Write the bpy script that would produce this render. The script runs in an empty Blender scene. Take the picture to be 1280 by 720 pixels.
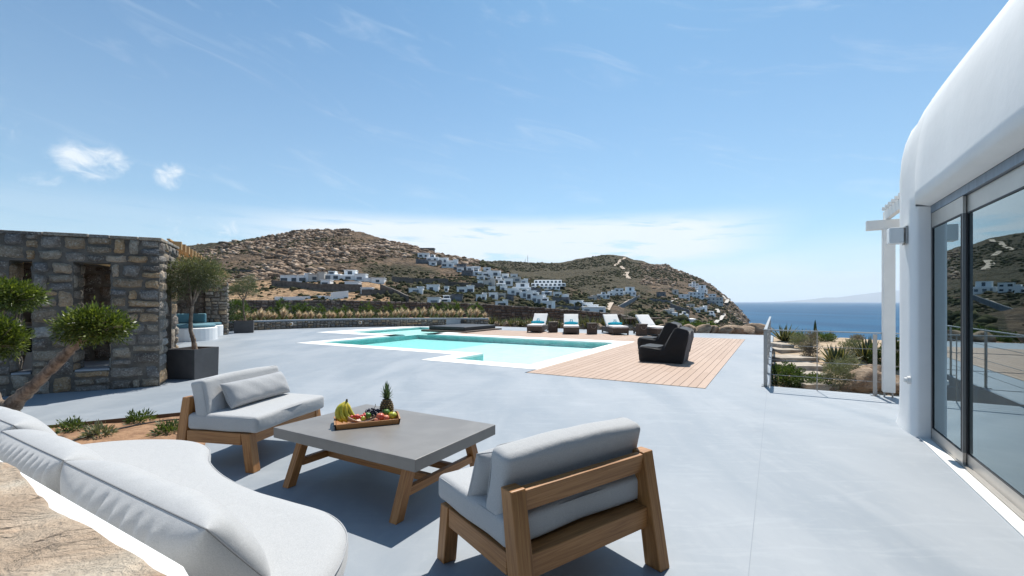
import bpy, bmesh, math, random
import numpy as np
from mathutils import Vector, Matrix
PI = math.pi
S = bpy.context.scene
COL = S.collection
R = math.radians
# ------------------------------------------------------------------ camera, world, sun, exposure
CAMH = 1.5
cd = bpy.data.cameras.new('camera'); cam = bpy.data.objects.new('camera', cd); COL.objects.link(cam)
cam.location = (0, 0, CAMH); cam.rotation_euler = (R(90), 0, 0)
cd.sensor_width = 36; cd.lens = 569/1280*36; cd.shift_y = 17/1280
cd.clip_start = 0.05; cd.clip_end = 90000
S.camera = cam
SUN_AZ = 20.0      # degrees right of straight ahead
SUN_EL = 59.0
SUN_STR = 5.0
SKY_STR = 0.078
EXPO = 0.36
sd = bpy.data.lights.new('sun', 'SUN'); sun = bpy.data.objects.new('sun', sd); COL.objects.link(sun)
sd.energy = SUN_STR; sd.angle = R(0.5); sd.color = (1.0, 0.955, 0.88)
_d = Vector((math.sin(R(SUN_AZ))*math.cos(R(SUN_EL)), math.cos(R(SUN_AZ))*math.cos(R(SUN_EL)), math.sin(R(SUN_EL))))
sun.rotation_euler = _d.to_track_quat('Z', 'Y').to_euler(); sun.location = (20, 40, 60)
S.view_settings.view_transform = 'Standard'; S.view_settings.look = 'None'
S.view_settings.exposure = EXPO; S.view_settings.gamma = 1; S.view_settings.use_curve_mapping = False
try:
    S.cycles.caustics_reflective = False; S.cycles.caustics_refractive = False
    S.cycles.transparent_max_bounces = 16; S.cycles.max_bounces = 8; S.cycles.volume_bounces = 1
except Exception: pass

class NT:
    """small node-tree helper"""
    def __init__(s, tree): s.t = tree; s.n = tree.nodes; s.l = tree.links
    def new(s, typ, **kw):
        n = s.n.new(typ)
        for k, v in kw.items(): setattr(n, k, v)
        return n
    def link(s, a, b): s.l.new(a, b)
    def val(s, sock, v):
        if isinstance(v, bpy.types.NodeSocket): s.l.new(v, sock)
        else: sock.default_value = v
    def math(s, op, a, b=0.0, c=0.0, clamp=False):
        n = s.new('ShaderNodeMath', operation=op); n.use_clamp = clamp
        s.val(n.inputs[0], a); s.val(n.inputs[1], b); s.val(n.inputs[2], c); return n.outputs[0]
    def mix(s, f, a, b, typ='MIX'):
        n = s.new('ShaderNodeMixRGB', blend_type=typ)
        s.val(n.inputs[0], f); s.val(n.inputs[1], a); s.val(n.inputs[2], b); return n.outputs[0]
    def ramp(s, f, stops):
        n = s.new('ShaderNodeValToRGB'); e = n.color_ramp.elements
        while len(e) < len(stops): e.new(0.5)
        for i, (p, c) in enumerate(stops): e[i].position = p; e[i].color = (*c, 1) if len(c) == 3 else c
        s.val(n.inputs[0], f); return n.outputs[0]
    def mr(s, v, a, b, c=0.0, d=1.0):
        n = s.new('ShaderNodeMapRange'); n.interpolation_type = 'SMOOTHSTEP'
        s.val(n.inputs[0], v); s.val(n.inputs[1], a); s.val(n.inputs[2], b); s.val(n.inputs[3], c); s.val(n.inputs[4], d)
        return n.outputs[0]
    def comb(s, x, y, z):
        n = s.new('ShaderNodeCombineXYZ'); s.val(n.inputs[0], x); s.val(n.inputs[1], y); s.val(n.inputs[2], z); return n.outputs[0]
    def mapping(s, v, scale=(1, 1, 1), rot=(0, 0, 0), loc=(0, 0, 0)):
        n = s.new('ShaderNodeMapping'); s.val(n.inputs[0], v)
        n.inputs['Scale'].default_value = scale; n.inputs['Rotation'].default_value = rot; n.inputs['Location'].default_value = loc
        return n.outputs[0]
    def noise(s, v, scale, detail=4, rough=0.55, dist=0.0):
        n = s.new('ShaderNodeTexNoise'); s.val(n.inputs['Vector'], v)
        n.inputs['Scale'].default_value = scale; n.inputs['Detail'].default_value = detail
        n.inputs['Roughness'].default_value = rough; n.inputs['Distortion'].default_value = dist
        return n.outputs[0]

w = bpy.data.worlds.new("World"); S.world = w; w.use_nodes = True
T = NT(w.node_tree); T.n.clear()
sky = T.new('ShaderNodeTexSky', sky_type='NISHITA'); sky.sun_disc = False
sky.sun_elevation = R(SUN_EL); sky.sun_rotation = R(SUN_AZ)
sky.air_density = 1.0; sky.dust_density = 0.6; sky.ozone_density = 1.5; sky.altitude = 0
gc = T.new('ShaderNodeTexCoord').outputs['Generated']
sx = T.new('ShaderNodeSeparateXYZ'); T.link(gc, sx.inputs[0])
az = T.math('ARCTAN2', sx.outputs[0], sx.outputs[1]); el = T.math('ARCSINE', sx.outputs[2])
def cloud_uv(kx, ky, skew=0.0):
    return T.comb(T.math('MULTIPLY', az, kx), T.math('MULTIPLY_ADD', el, ky, T.math('MULTIPLY', az, skew)), 0.0)
def band(c, hw, soft):   # window on elevation
    d = T.math('ABSOLUTE', T.math('SUBTRACT', el, c)); return T.mr(d, hw, hw+soft, 1.0, 0.0)
def puff(a0, e0, ra, re, lo=0.35):
    da = T.math('DIVIDE', T.math('SUBTRACT', az, a0), ra); de = T.math('DIVIDE', T.math('SUBTRACT', el, e0), re)
    d = T.math('SQRT', T.math('ADD', T.math('MULTIPLY', da, da), T.math('MULTIPLY', de, de)))
    return T.mr(d, lo, 1.0, 1.0, 0.0)
n_band = T.noise(cloud_uv(3.0, 26, 1.2), 2.2, 7, 0.6, 0.4)
m1 = T.math('MULTIPLY', T.math('MULTIPLY', band(0.128, 0.018, 0.050), T.mr(az, 0.30, 0.62, 1.0, 0.0)), T.mr(n_band, 0.22, 0.52))
m1 = T.math('MULTIPLY', m1, T.mr(az, -0.62, -0.28, 0.15, 1.0))
n_w = T.noise(cloud_uv(2.2, 11, 2.8), 2.0, 8, 0.62, 0.8)
m2 = T.math('MULTIPLY', T.mr(n_w, 0.52, 0.80), T.math('MULTIPLY', T.mr(el, 0.06, 0.16), 0.20))
n_p = T.noise(cloud_uv(14, 20), 1.6, 8, 0.62, 0.6)
pf = T.math('MAXIMUM', puff(-0.742, 0.222, 0.072, 0.045), T.math('MULTIPLY', puff(-0.645, 0.219, 0.035, 0.035), 0.9))
pf = T.math('MAXIMUM', pf, T.math('MULTIPLY', puff(-0.60, 0.135, 0.12, 0.035), 0.7))
pf = T.math('MAXIMUM', pf, T.math('MULTIPLY', puff(-0.86, 0.255, 0.06, 0.05), 0.75))
pf = T.math('MAXIMUM', pf, T.math('MULTIPLY', puff(-0.80, 0.185, 0.05, 0.02), 0.6))
m3 = T.math('MULTIPLY', pf, T.mr(T.math('ADD', n_p, T.math('MULTIPLY', pf, 0.20)), 0.52, 0.96))
n_h = T.noise(cloud_uv(3.0, 16), 1.5, 5, 0.5)
m4 = T.math('MULTIPLY', T.mr(el, 0.0, 0.16, 0.80, 0.0), T.mr(n_h, 0.2, 0.75, 0.55, 1.0))   # low thin cloud above the sea
m5 = T.mr(el, 0.0, 0.75, 0.40, 0.0)    # thin high veil
cm = T.math('ADD', T.math('MAXIMUM', T.math('MAXIMUM', m1, m2), T.math('MAXIMUM', m3, m4)), T.math('MULTIPLY', m5, .55), clamp=True)
cm = T.math('MINIMUM', cm, 0.96)
tone = T.mix(1.0, sky.outputs[0], (0.61, 1.08, 1.25, 1), 'MULTIPLY')
skyc = T.mix(cm, tone, (9.2, 9.9, 10.5, 1))
bg = T.new('ShaderNodeBackground'); T.link(skyc, bg.inputs[0]); bg.inputs[1].default_value = SKY_STR
wo = T.new('ShaderNodeOutputWorld'); T.link(bg.outputs[0], wo.inputs[0])

# ------------------------------------------------------------------ frames of reference
A0 = R(30.1); SN, CS = math.sin(A0), math.cos(A0)
def UV(u, v, z=0.0): return Vector((u*SN+v*CS, u*CS-v*SN, z))     # terrace axes: u runs along the house, v towards it
def P(px, py, z=0.0):                                              # ground point seen at a photo position, at height z
    Y = 569*(CAMH-z)/(py-377.0); return Vector(((px-640)/569*Y, Y, z))
def PY(px, py, Y): return Vector(((px-640)/569*Y, Y, CAMH-(py-377)/569*Y))
# ------------------------------------------------------------------ object helpers
WL = {}
def clean(o, label=None, cat=None, group=None, kind=None):
    if label: o['label'] = label
    if cat: o['category'] = cat
    if group: o['group'] = group
    if kind: o['kind'] = kind
    return o
def empty(name, loc, label, cat, group=None, rz=0.0):
    o = bpy.data.objects.new(name, None); COL.objects.link(o); o.empty_display_size = 0.2
    o.location = loc; o.rotation_euler = (0, 0, rz); WL[o.name] = Vector(loc) if rz == 0 else Vector((0, 0, 0))
    return clean(o, label, cat, group)
def link(name, me, mat, parent=None, world=False, smooth=False, bevel=0.0, loc=None, rz=0.0, segs=2, angle=35):
    if mat: me.materials.append(mat)
    o = bpy.data.objects.new(name, me); COL.objects.link(o)
    if smooth: me.polygons.foreach_set('use_smooth', [True]*len(me.polygons))
    if parent is not None:
        o.parent = parent; base = WL.get(parent.name, Vector((0, 0, 0)))
        WL[o.name] = base
        if world and base.length > 0: me.transform(Matrix.Translation(-base))
    elif loc is not None:
        if world: me.transform(Matrix.Translation(-Vector(loc)))
        o.location = loc; o.rotation_euler = (0, 0, rz)
        WL[o.name] = Vector(loc)
    else: WL[o.name] = Vector((0, 0, 0))
    if bevel > 0:
        m = o.modifiers.new('bevel', 'BEVEL'); m.width = bevel; m.segments = segs; m.limit_method = 'ANGLE'; m.angle_limit = R(angle)
    return o
class MB:
    def __init__(s): s.v = []; s.f = []; s.uv = []; s.r = []
    def add(s, vs, fs, uvs=None, r=0.5):
        b = len(s.v); s.v.extend([tuple(x) for x in vs])
        for i, f in enumerate(fs):
            s.f.append(tuple(b+k for k in f)); s.uv.append(uvs[i] if uvs else [(0, 0)]*len(f)); s.r.append(r)
        return s
    def obox(s, c, ax, ay, az, r=None):     # half axes; uv runs along the longest
        c, ax, ay, az = Vector(c), Vector(ax), Vector(ay), Vector(az)
        if ax.cross(ay).dot(az) < 0: ax = -ax
        r = random.random() if r is None else r
        A = [ax, ay, az]; L = [a.length for a in A]; m = L.index(max(L))
        vs = [c+ax*i+ay*j+az*k for k in (-1, 1) for j in (-1, 1) for i in (-1, 1)]
        fs = [(0, 2, 3, 1), (4, 5, 7, 6), (0, 1, 5, 4), (2, 6, 7, 3), (0, 4, 6, 2), (1, 3, 7, 5)]
        sg = [(i, j, k) for k in (-1, 1) for j in (-1, 1) for i in (-1, 1)]
        o = [q for q in range(3) if q != m]
        off = random.random()*9
        uvs = [[(sg[k][m]*L[m]+off, sg[k][o[0]]*L[o[0]]+sg[k][o[1]]*L[o[1]]*1.7+off*3) for k in f] for f in fs]
        return s.add(vs, fs, uvs, r)
    def box(s, x0, x1, y0, y1, z0, z1, r=None):
        return s.obox(((x0+x1)/2, (y0+y1)/2, (z0+z1)/2), ((x1-x0)/2, 0, 0), (0, (y1-y0)/2, 0), (0, 0, (z1-z0)/2), r)
    def uvbox(s, u0, u1, v0, v1, z0, z1, r=None):
        a = UV((u1-u0)/2, 0); b = UV(0, (v1-v0)/2)
        return s.obox(UV((u0+u1)/2, (v0+v1)/2, (z0+z1)/2), a, b, (0, 0, (z1-z0)/2), r)
    def bar(s, p0, p1, w, h, up=(0, 0, 1), r=None):
        p0, p1 = Vector(p0), Vector(p1); d = p1-p0; up = Vector(up)
        sd_ = d.cross(up)
        if sd_.length < 1e-6: sd_ = d.cross(Vector((1, 0, 0)))
        sd_.normalize(); u2 = sd_.cross(d).normalized()
        return s.obox((p0+p1)/2, d/2, sd_*w/2, u2*h/2, r)
    def post(s, p0, p1, w, t, wd, r=None, w2=None):  # slanted post with horizontal end cuts; wd = direction of width w
        wd = Vector(wd).normalized(); td = Vector((0, 0, 1)).cross(wd)
        w2 = w if w2 is None else w2
        p0, p1 = Vector(p0), Vector(p1); vs = []
        for p, ww in ((p0, w), (p1, w2)):
            for i, j in ((-1, -1), (1, -1), (1, 1), (-1, 1)): vs.append(p+wd*i*ww/2+td*j*t/2)
        L = (p1-p0).length; fs = [(0, 3, 2, 1), (4, 5, 6, 7)]+[(k, (k+1) % 4, (k+1) % 4+4, k+4) for k in range(4)]
        o = random.random()*9
        uvs = [[(o, 0), (o, w), (o+t, w), (o+t, 0)]]*2+[[(o, k*.1), (o, k*.1+w), (o+L, k*.1+w), (o+L, k*.1)] for k in range(4)]
        return s.add(vs, fs, uvs, random.random() if r is None else r)
    def tube(s, pts, rad, n=8, cap=True, r=None, sq=1.0):
        pts = [Vector(p) for p in pts]; N = len(pts); rad = rad if isinstance(rad, (list, tuple)) else [rad]*N
        vs = []; fs = []; uvs = []; up = Vector((0, 0, 1)); side = None; L = 0
        for i, p in enumerate(pts):
            d = (pts[min(i+1, N-1)]-pts[max(i-1, 0)])
            d = d.normalized() if d.length > 0 else up
            if side is None: side = d.cross(up if abs(d.z) < .9 else Vector((1, 0, 0))).normalized()
            else: side = (side-d*side.dot(d)).normalized()
            u2 = d.cross(side)
            for k in range(n):
                a = 2*PI*k/n; vs.append(p+side*math.cos(a)*rad[i]+u2*math.sin(a)*rad[i]*sq)
        for i in range(N-1):
            l = (pts[i+1]-pts[i]).length
            for k in range(n):
                a, b = i*n+k, i*n+(k+1) % n; fs.append((a, b, b+n, a+n)); uvs.append([(L, k/n), (L, (k+1)/n), (L+l, (k+1)/n), (L+l, k/n)])
            L += l
        if cap:
            fs.append(tuple(range(n-1, -1, -1))); uvs.append([(0, 0)]*n)
            fs.append(tuple((N-1)*n+k for k in range(n))); uvs.append([(0, 0)]*n)
        return s.add(vs, fs, uvs, random.random() if r is None else r)
    def lathe(s, c, prof, n=16, r=0.5, axis=None):
        c = Vector(c); vs = []; fs = []
        q = Vector((0, 0, 1)).rotation_difference(Vector(axis)) if axis is not None else None
        for (rr, z) in prof:
            for k in range(n):
                a = 2*PI*k/n; p = Vector((rr*math.cos(a), rr*math.sin(a), z))
                if q: p = q @ p
                vs.append(c+p)
        for i in range(len(prof)-1):
            for k in range(n): a, b = i*n+k, i*n+(k+1) % n; fs.append((a, b, b+n, a+n))
        fs.append(tuple(range(n-1, -1, -1))); fs.append(tuple((len(prof)-1)*n+k for k in range(n)))
        return s.add(vs, fs, None, r)
    def ball(s, c, rx, ry=None, rz=None, n=10, r=0.5):
        ry = ry or rx; rz = rz or rx; m = max(4, n//2+1); c = Vector(c); vs = [c+Vector((0, 0, -rz))]; fs = []
        for i in range(1, m):
            a = -PI/2+PI*i/m
            for k in range(n): b = 2*PI*k/n; vs.append(c+Vector((rx*math.cos(a)*math.cos(b), ry*math.cos(a)*math.sin(b), rz*math.sin(a))))
        vs.append(c+Vector((0, 0, rz))); T_ = len(vs)-1
        for k in range(n): fs.append((0, 1+(k+1) % n, 1+k)); fs.append((T_, 1+(m-2)*n+k, 1+(m-2)*n+(k+1) % n))
        for i in range(m-2):
            for k in range(n): a, b = 1+i*n+k, 1+i*n+(k+1) % n; fs.append((a, b, b+n, a+n))
        return s.add(vs, fs, None, r)
    def prism(s, poly, z0, z1, r=0.5):       # poly: list of (x,y) counter-clockwise
        n = len(poly); a = sum(poly[i][0]*poly[(i+1) % n][1]-poly[(i+1) % n][0]*poly[i][1] for i in range(n))
        if a < 0: poly = poly[::-1]
        vs = [(x, y, z0) for x, y in poly]+[(x, y, z1) for x, y in poly]
        fs = [tuple(range(n-1, -1, -1)), tuple(range(n, 2*n))]+[(k, (k+1) % n, (k+1) % n+n, k+n) for k in range(n)]
        return s.add(vs, fs, None, r)
    def grid(s, rows, r=0.5, closed=False, flip=False):        # rows of points
        m = len(rows[0]); vs = [p for row in rows for p in row]; fs = []; uvs = []
        for i in range(len(rows)-1):
            for k in range(m if closed else m-1):
                a, b = i*m+k, i*m+(k+1) % m
                fs.append((a, a+m, b+m, b) if flip else (a, b, b+m, a+m)); uvs.append([(i, k), (i, k+1), (i+1, k+1), (i+1, k)])
        return s.add(vs, fs, uvs, r)
    def mesh(s, name):
        me = bpy.data.meshes.new(name); me.from_pydata(s.v, [], s.f)
        uv = me.uv_layers.new(name='UVMap'); flat = [c for f in s.uv for p in f for c in p]
        if len(flat) == 2*len(me.loops): uv.data.foreach_set('uv', flat)
        a = me.attributes.new('rnd', 'FLOAT', 'FACE'); a.data.foreach_set('value', s.r)
        me.validate(); me.update(); return me
    def build(s, name, mat, parent=None, **kw): return link(name, s.mesh(name), mat, parent, **kw)
def npmesh(name, V, Q, rnd=None, smooth=False):
    """fast mesh from arrays: V (n,3), Q (m,k)"""
    me = bpy.data.meshes.new(name); k = Q.shape[1]
    me.vertices.add(len(V)); me.vertices.foreach_set('co', V.astype(np.float32).ravel())
    me.loops.add(Q.size); me.loops.foreach_set('vertex_index', Q.astype(np.int32).ravel())
    me.polygons.add(len(Q)); me.polygons.foreach_set('loop_start', np.arange(0, Q.size, k, dtype=np.int32))
    me.polygons.foreach_set('loop_total', np.full(len(Q), k, dtype=np.int32))
    if smooth: me.polygons.foreach_set('use_smooth', np.ones(len(Q), dtype=bool))
    me.update(calc_edges=True)
    if rnd is not None:
        a = me.attributes.new('rnd', 'FLOAT', 'FACE'); a.data.foreach_set('value', rnd.astype(np.float32))
    return me
def dup(root, loc=None, rz=None, label=None, group=None):
    r = root.copy(); COL.objects.link(r)
    if loc is not None: r.location = loc
    if rz is not None: r.rotation_euler = (0, 0, rz)
    if label: r['label'] = label
    if group: r['group'] = group
    for ch in list(root.children):
        c = ch.copy(); COL.objects.link(c); c.parent = r
        for g in list(ch.children):
            d = g.copy(); COL.objects.link(d); d.parent = c
    return r
# ------------------------------------------------------------------ materials
def mat(name, base=(.5, .5, .5), rough=.6, var=0.0, vscale=3.0, bump=0.0, bscale=20.0, metal=0.0, spec=0.5, fn=None, stretch=(1, 1, 1), dark=None, coat=0, trans=0):
    m = bpy.data.materials.new(name); m.use_nodes = True; t = NT(m.node_tree)
    b = t.n['Principled BSDF']; b.inputs['Roughness'].default_value = rough; b.inputs['Metallic'].default_value = metal
    b.inputs['Specular IOR Level'].default_value = spec; b.inputs['Base Color'].default_value = (*base, 1)
    if coat: b.inputs['Coat Weight'].default_value = coat
    if trans: b.inputs['Transmission Weight'].default_value = trans
    oc = t.new('ShaderNodeTexCoord').outputs['Object']; v = t.mapping(oc, stretch) if stretch != (1, 1, 1) else oc
    if var > 0:
        n = t.noise(v, vscale, 6, .6)
        c2 = dark or tuple(x*(1-var) for x in base)
        t.link(t.mix(t.mr(n, .3, .7), (*c2, 1), (*base, 1)), b.inputs['Base Color'])
    if bump > 0:
        bn = t.new('ShaderNodeBump'); bn.inputs['Strength'].default_value = bump; bn.inputs['Distance'].default_value = 0.02
        t.link(t.noise(v, bscale, 5, .6), bn.inputs['Height']); t.link(bn.outputs[0], b.inputs['Normal'])
    if fn: fn(t, b, oc)
    return m
def set_bump(t, b, h, strength=.5, dist=.02, prev=None):
    bn = t.new('ShaderNodeBump'); bn.inputs['Strength'].default_value = strength; bn.inputs['Distance'].default_value = dist
    t.val(bn.inputs['Height'], h)
    if prev: t.link(prev, bn.inputs['Normal'])
    t.link(bn.outputs[0], b.inputs['Normal']); return bn.outputs[0]
def attr(t, n='rnd'): return t.new('ShaderNodeAttribute', attribute_name=n).outputs['Fac']

def f_cement(t, b, oc):
    v = t.mapping(oc, (1, .35, 1), (0, 0, R(-25)))
    n1 = t.noise(v, .9, 7, .62, .6); n2 = t.noise(oc, .22, 4, .5); n3 = t.noise(oc, 9, 6, .6)
    c = t.mix(t.mr(n1, .32, .70), (.232, .265, .300, 1), (.315, .341, .370, 1))
    c = t.mix(t.math('MULTIPLY', t.mr(n2, .35, .7), .30), c, (.285, .318, .358, 1))
    tw = t.noise(t.mapping(oc, (1, 5, 1), (0, 0, R(35))), 1.3, 6, .65, .8); c = t.mix(t.math('MULTIPLY', t.mr(tw, .52, .66), .14), c, (.43, .455, .485, 1))
    c = t.mix(t.math('MULTIPLY', t.mr(n3, .5, .8), .16), c, (.44, .45, .46, 1))
    st = t.noise(t.mapping(oc, (1, 1, 1), (0, 0, .7)), .55, 9, .72, 1.4)
    c = t.mix(t.math('MULTIPLY', t.mr(st, .60, .74), .28), c, (.20, .225, .26, 1))
    t.link(c, b.inputs['Base Color']); t.link(t.mr(n1, .2, .8, .46, .62), b.inputs['Roughness'])
    set_bump(t, b, t.math('ADD', n3, t.math('MULTIPLY', n1, 2.0)), .12, .01)
M = {}
M['cement'] = mat('cement_floor', rough=.5, spec=.35, fn=f_cement)
M['white'] = mat('white_plaster', (.80, .80, .79), .75, var=.07, vscale=1.3, bump=.16, bscale=5)
M['trim'] = mat('white_painted_kerb', (.80, .79, .76), .6, var=.06, vscale=2, bump=.1, bscale=30)
def f_stone(cols, mortar=None):
    def f(t, b, oc):
        r = attr(t); c = t.ramp(r, cols)
        n = t.noise(oc, 7, 8, .7, .3); n2 = t.noise(oc, 38, 6, .65)
        c = t.mix(t.math('MULTIPLY', t.mr(n, .40, .66), .55), c, t.mix(1, c, (.45, .43, .42, 1), 'MULTIPLY'))
        c = t.mix(t.math('MULTIPLY', t.mr(n2, .52, .66), .55), c, (.56, .54, .49, 1))
        c = t.mix(t.math('MULTIPLY', t.mr(n2, .46, .34), .6), c, (.06, .055, .05, 1))
        t.link(c, b.inputs['Base Color']); set_bump(t, b, t.math('ADD', t.math('MULTIPLY', n, 2), n2), .9, .025)
    return f
SC = [(0, (.13, .11, .095)), (.2, (.29, .25, .21)), (.4, (.20, .19, .185)), (.55, (.38, .32, .25)), (.7, (.27, .21, .15)), (.85, (.47, .31, .17)), (1, (.40, .385, .36))]
M['stone'] = mat('rubble_stone', rough=.85, spec=.3, fn=f_stone(SC))
M['mortar'] = mat('grey_mortar', (.165, .145, .122), .95, var=.4, vscale=8, bump=.8, bscale=30)
M['stone_dark'] = mat('dark_wall_stone', rough=.9, spec=.3, fn=f_stone([(0, (.10, .08, .07)), (.5, (.17, .14, .115)), (1, (.24, .195, .16))]))
def f_wood(c1, c2, c3):
    def f(t, b, oc):
        uv = t.new('ShaderNodeTexCoord').outputs['UV']; v = t.mapping(uv, (1.3, 26, 1))
        n = t.noise(v, 1.6, 6, .6, 1.2); n2 = t.noise(t.mapping(uv, (3, 120, 1)), 2, 3, .6)
        c = t.ramp(n, [(.28, c1), (.5, c2), (.72, c3)])
        c = t.mix(t.math('MULTIPLY', t.mr(n2, .45, .75), .35), c, t.mix(1, c, (.55, .48, .42, 1), 'MULTIPLY'))
        c = t.mix(t.math('MULTIPLY', attr(t), .25), c, t.mix(1, c, (.7, .64, .58, 1), 'MULTIPLY'))
        t.link(c, b.inputs['Base Color']); set_bump(t, b, t.math('ADD', n, n2), .18, .004)
    return f
M['teak'] = mat('oiled_teak', rough=.5, fn=f_wood((.21, .085, .024), (.36, .165, .052), (.47, .24, .090)))
M['pine'] = mat('pergola_pine', rough=.7, fn=f_wood((.38, .22, .09), (.52, .33, .15), (.60, .40, .2)))
M['darkwood'] = mat('dark_wood', rough=.6, fn=f_wood((.06, .035, .02), (.10, .06, .035), (.15, .09, .05)))
def f_deck(t, b, oc):
    r = attr(t); c = t.ramp(r, [(0, (.385, .262, .188)), (.5, (.41, .283, .207)), (1, (.435, .305, .225))])
    v = t.mapping(oc, (1, 1, 1), (0, 0, A0)); n = t.noise(t.mapping(v, (14, .8, 1)), 2.5, 5, .6)
    c = t.mix(t.math('MULTIPLY', t.mr(n, .35, .7), .35), c, t.mix(1, c, (.84, .80, .77, 1), 'MULTIPLY'))
    t.link(c, b.inputs['Base Color'])
M['deck'] = mat('deck_boards', rough=.65, fn=f_deck)
def f_cloth(c1, c2, sc=260):
    def f(t, b, oc):
        n = t.noise(oc, sc, 3, .6); n2 = t.noise(oc, 4, 4, .5)
        wv = t.noise(t.mapping(oc, (1, 1, .25)), 90, 2, .5)
        c = t.mix(t.mr(n, .3, .7), (*c1, 1), (*c2, 1)); t.link(c, b.inputs['Base Color'])
        cr = t.noise(t.mapping(oc, (1, .6, 1)), 7, 5, .55, 1.6); h = t.math('ADD', t.math('MULTIPLY', n, .15), t.math('ADD', t.math('MULTIPLY', n2, 1.0), t.math('MULTIPLY', cr, .9))); set_bump(t, b, h, .42, .013)
        b.inputs['Sheen Weight'].default_value = .25
    return f
M['cloth'] = mat('light_grey_canvas', rough=.9, spec=.2, fn=f_cloth((.37, .373, .375), (.46, .46, .458)))
M['cloth2'] = mat('grey_canvas', rough=.9, spec=.2, fn=f_cloth((.31, .315, .325), (.39, .395, .40)))
M['seam'] = mat('grey_piping', (.19, .19, .195), .9)
M['blackcloth'] = mat('black_outdoor_cloth', rough=.8, spec=.25, fn=f_cloth((.010, .010, .011), (.018, .018, .019)))
M['whitecloth'] = mat('white_canvas', (.78, .75, .71), .9, bump=.2, bscale=6)
M['towel'] = mat('turquoise_towel', (.03, .48, .62), .95, var=.2, vscale=20, bump=.5, bscale=80)
M['wicker'] = mat('brown_wicker', rough=.7, fn=lambda t, b, oc: (t.link(t.ramp(t.noise(t.mapping(oc, (1, 1, 3)), 22, 3, .7), [(.35, (.035, .025, .018)), (.65, (.13, .095, .07))]), b.inputs['Base Color']), set_bump(t, b, t.noise(oc, 40, 2), .8, .01)))
def f_conc(t, b, oc):
    n = t.noise(oc, 2.2, 6, .6, .4); n2 = t.noise(oc, 60, 4, .6)
    c = t.mix(t.mr(n, .3, .7), (.165, .150, .135, 1), (.215, .198, .180, 1))
    t.link(t.mix(t.math('MULTIPLY', n2, .12), c, (.16, .155, .15, 1)), b.inputs['Base Color']); set_bump(t, b, n2, .08, .004)
M['concrete'] = mat('polished_concrete', rough=.40, spec=.7, fn=f_conc)
M['planter'] = mat('dark_grey_fibre_cement', (.085, .083, .085), .7, var=.2, vscale=5, bump=.1)
M['steel'] = mat('brushed_steel', (.36, .35, .34), .34, metal=1.0, var=.15, vscale=6)
M['alu'] = mat('champagne_aluminium', (.52, .485, .44), .38, metal=.75, var=.1, vscale=4)
M['aludark'] = mat('grey_door_frame', (.20, .195, .19), .4, metal=.5)
M['blueband'] = mat('blue_grey_flashing', (.22, .28, .35), .4, metal=.6, var=.25, vscale=3, stretch=(6, 6, 1))
M['seal'] = mat('black_seal', (.012, .012, .014), .5)
M['black'] = mat('black_panel', (.018, .018, .02), .45)
M['paint'] = mat('white_painted_timber', (.78, .77, .74), .5, var=.06, vscale=3, bump=.08)
M['soil'] = mat('red_brown_soil', (.36, .21, .115), .95, var=.5, vscale=9, bump=1.0, bscale=22, dark=(.20, .105, .055))
M['bark'] = mat('tree_bark', (.33, .25, .185), .9, var=.6, vscale=15, bump=1.0, bscale=22, stretch=(1, 1, .6), dark=(.09, .065, .05))
M['lamp_glass'] = mat('frosted_lamp_glass', (.78, .78, .76), .25)
M['plug'] = mat('white_plastic', (.7, .69, .67), .4)
def f_leaf(cols, tr=.35, tc=(1.1, 1.15, .5, 1)):
    def f(t, b, oc):
        r = attr(t); c = t.ramp(r, cols); t.link(c, b.inputs['Base Color'])
        out = t.n['Material Output']; tl = t.new('ShaderNodeBsdfTranslucent'); t.link(t.mix(1, c, tc, 'MULTIPLY'), tl.inputs[0])
        mx = t.new('ShaderNodeMixShader'); mx.inputs[0].default_value = tr; t.link(b.outputs[0], mx.inputs[1]); t.link(tl.outputs[0], mx.inputs[2]); t.link(mx.outputs[0], out.inputs[0])
    return f
M['leaf_box'] = mat('glossy_green_leaf', rough=.42, fn=f_leaf([(0, (.028, .048, .010)), (.5, (.085, .120, .020)), (1, (.25, .285, .055))], .33))
M['leaf_olive'] = mat('silver_olive_leaf', rough=.5, fn=f_leaf([(0, (.06, .07, .035)), (.6, (.12, .13, .07)), (1, (.24, .245, .16))]))
M['leaf_shrub'] = mat('shrub_leaf', rough=.55, fn=f_leaf([(0, (.035, .06, .018)), (.5, (.07, .11, .03)), (1, (.15, .19, .06))]))
M['leaf_grey'] = mat('grey_green_leaf', rough=.7, fn=f_leaf([(0, (.10, .115, .07)), (.6, (.19, .20, .125)), (1, (.30, .30, .2))], .25))
M['leaf_dry'] = mat('dry_flower_head', rough=.8, fn=f_leaf([(0, (.12, .10, .09)), (1, (.30, .26, .23))], .25))
M['blade_gold'] = mat('golden_grass_blade', rough=.6, fn=f_leaf([(0, (.36, .27, .17)), (.5, (.60, .48, .34)), (1, (.80, .70, .55))], .4, (1.05, 1.0, .85, 1)))
M['blade_green'] = mat('green_grass_blade', rough=.6, fn=f_leaf([(0, (.10, .14, .03)), (1, (.24, .27, .07))], .4))
M['agave'] = mat('dark_agave_leaf', rough=.5, fn=f_leaf([(0, (.03, .045, .03)), (.72, (.07, .085, .045)), (.8, (.36, .30, .09)), (1, (.50, .42, .16))], .15))
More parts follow.
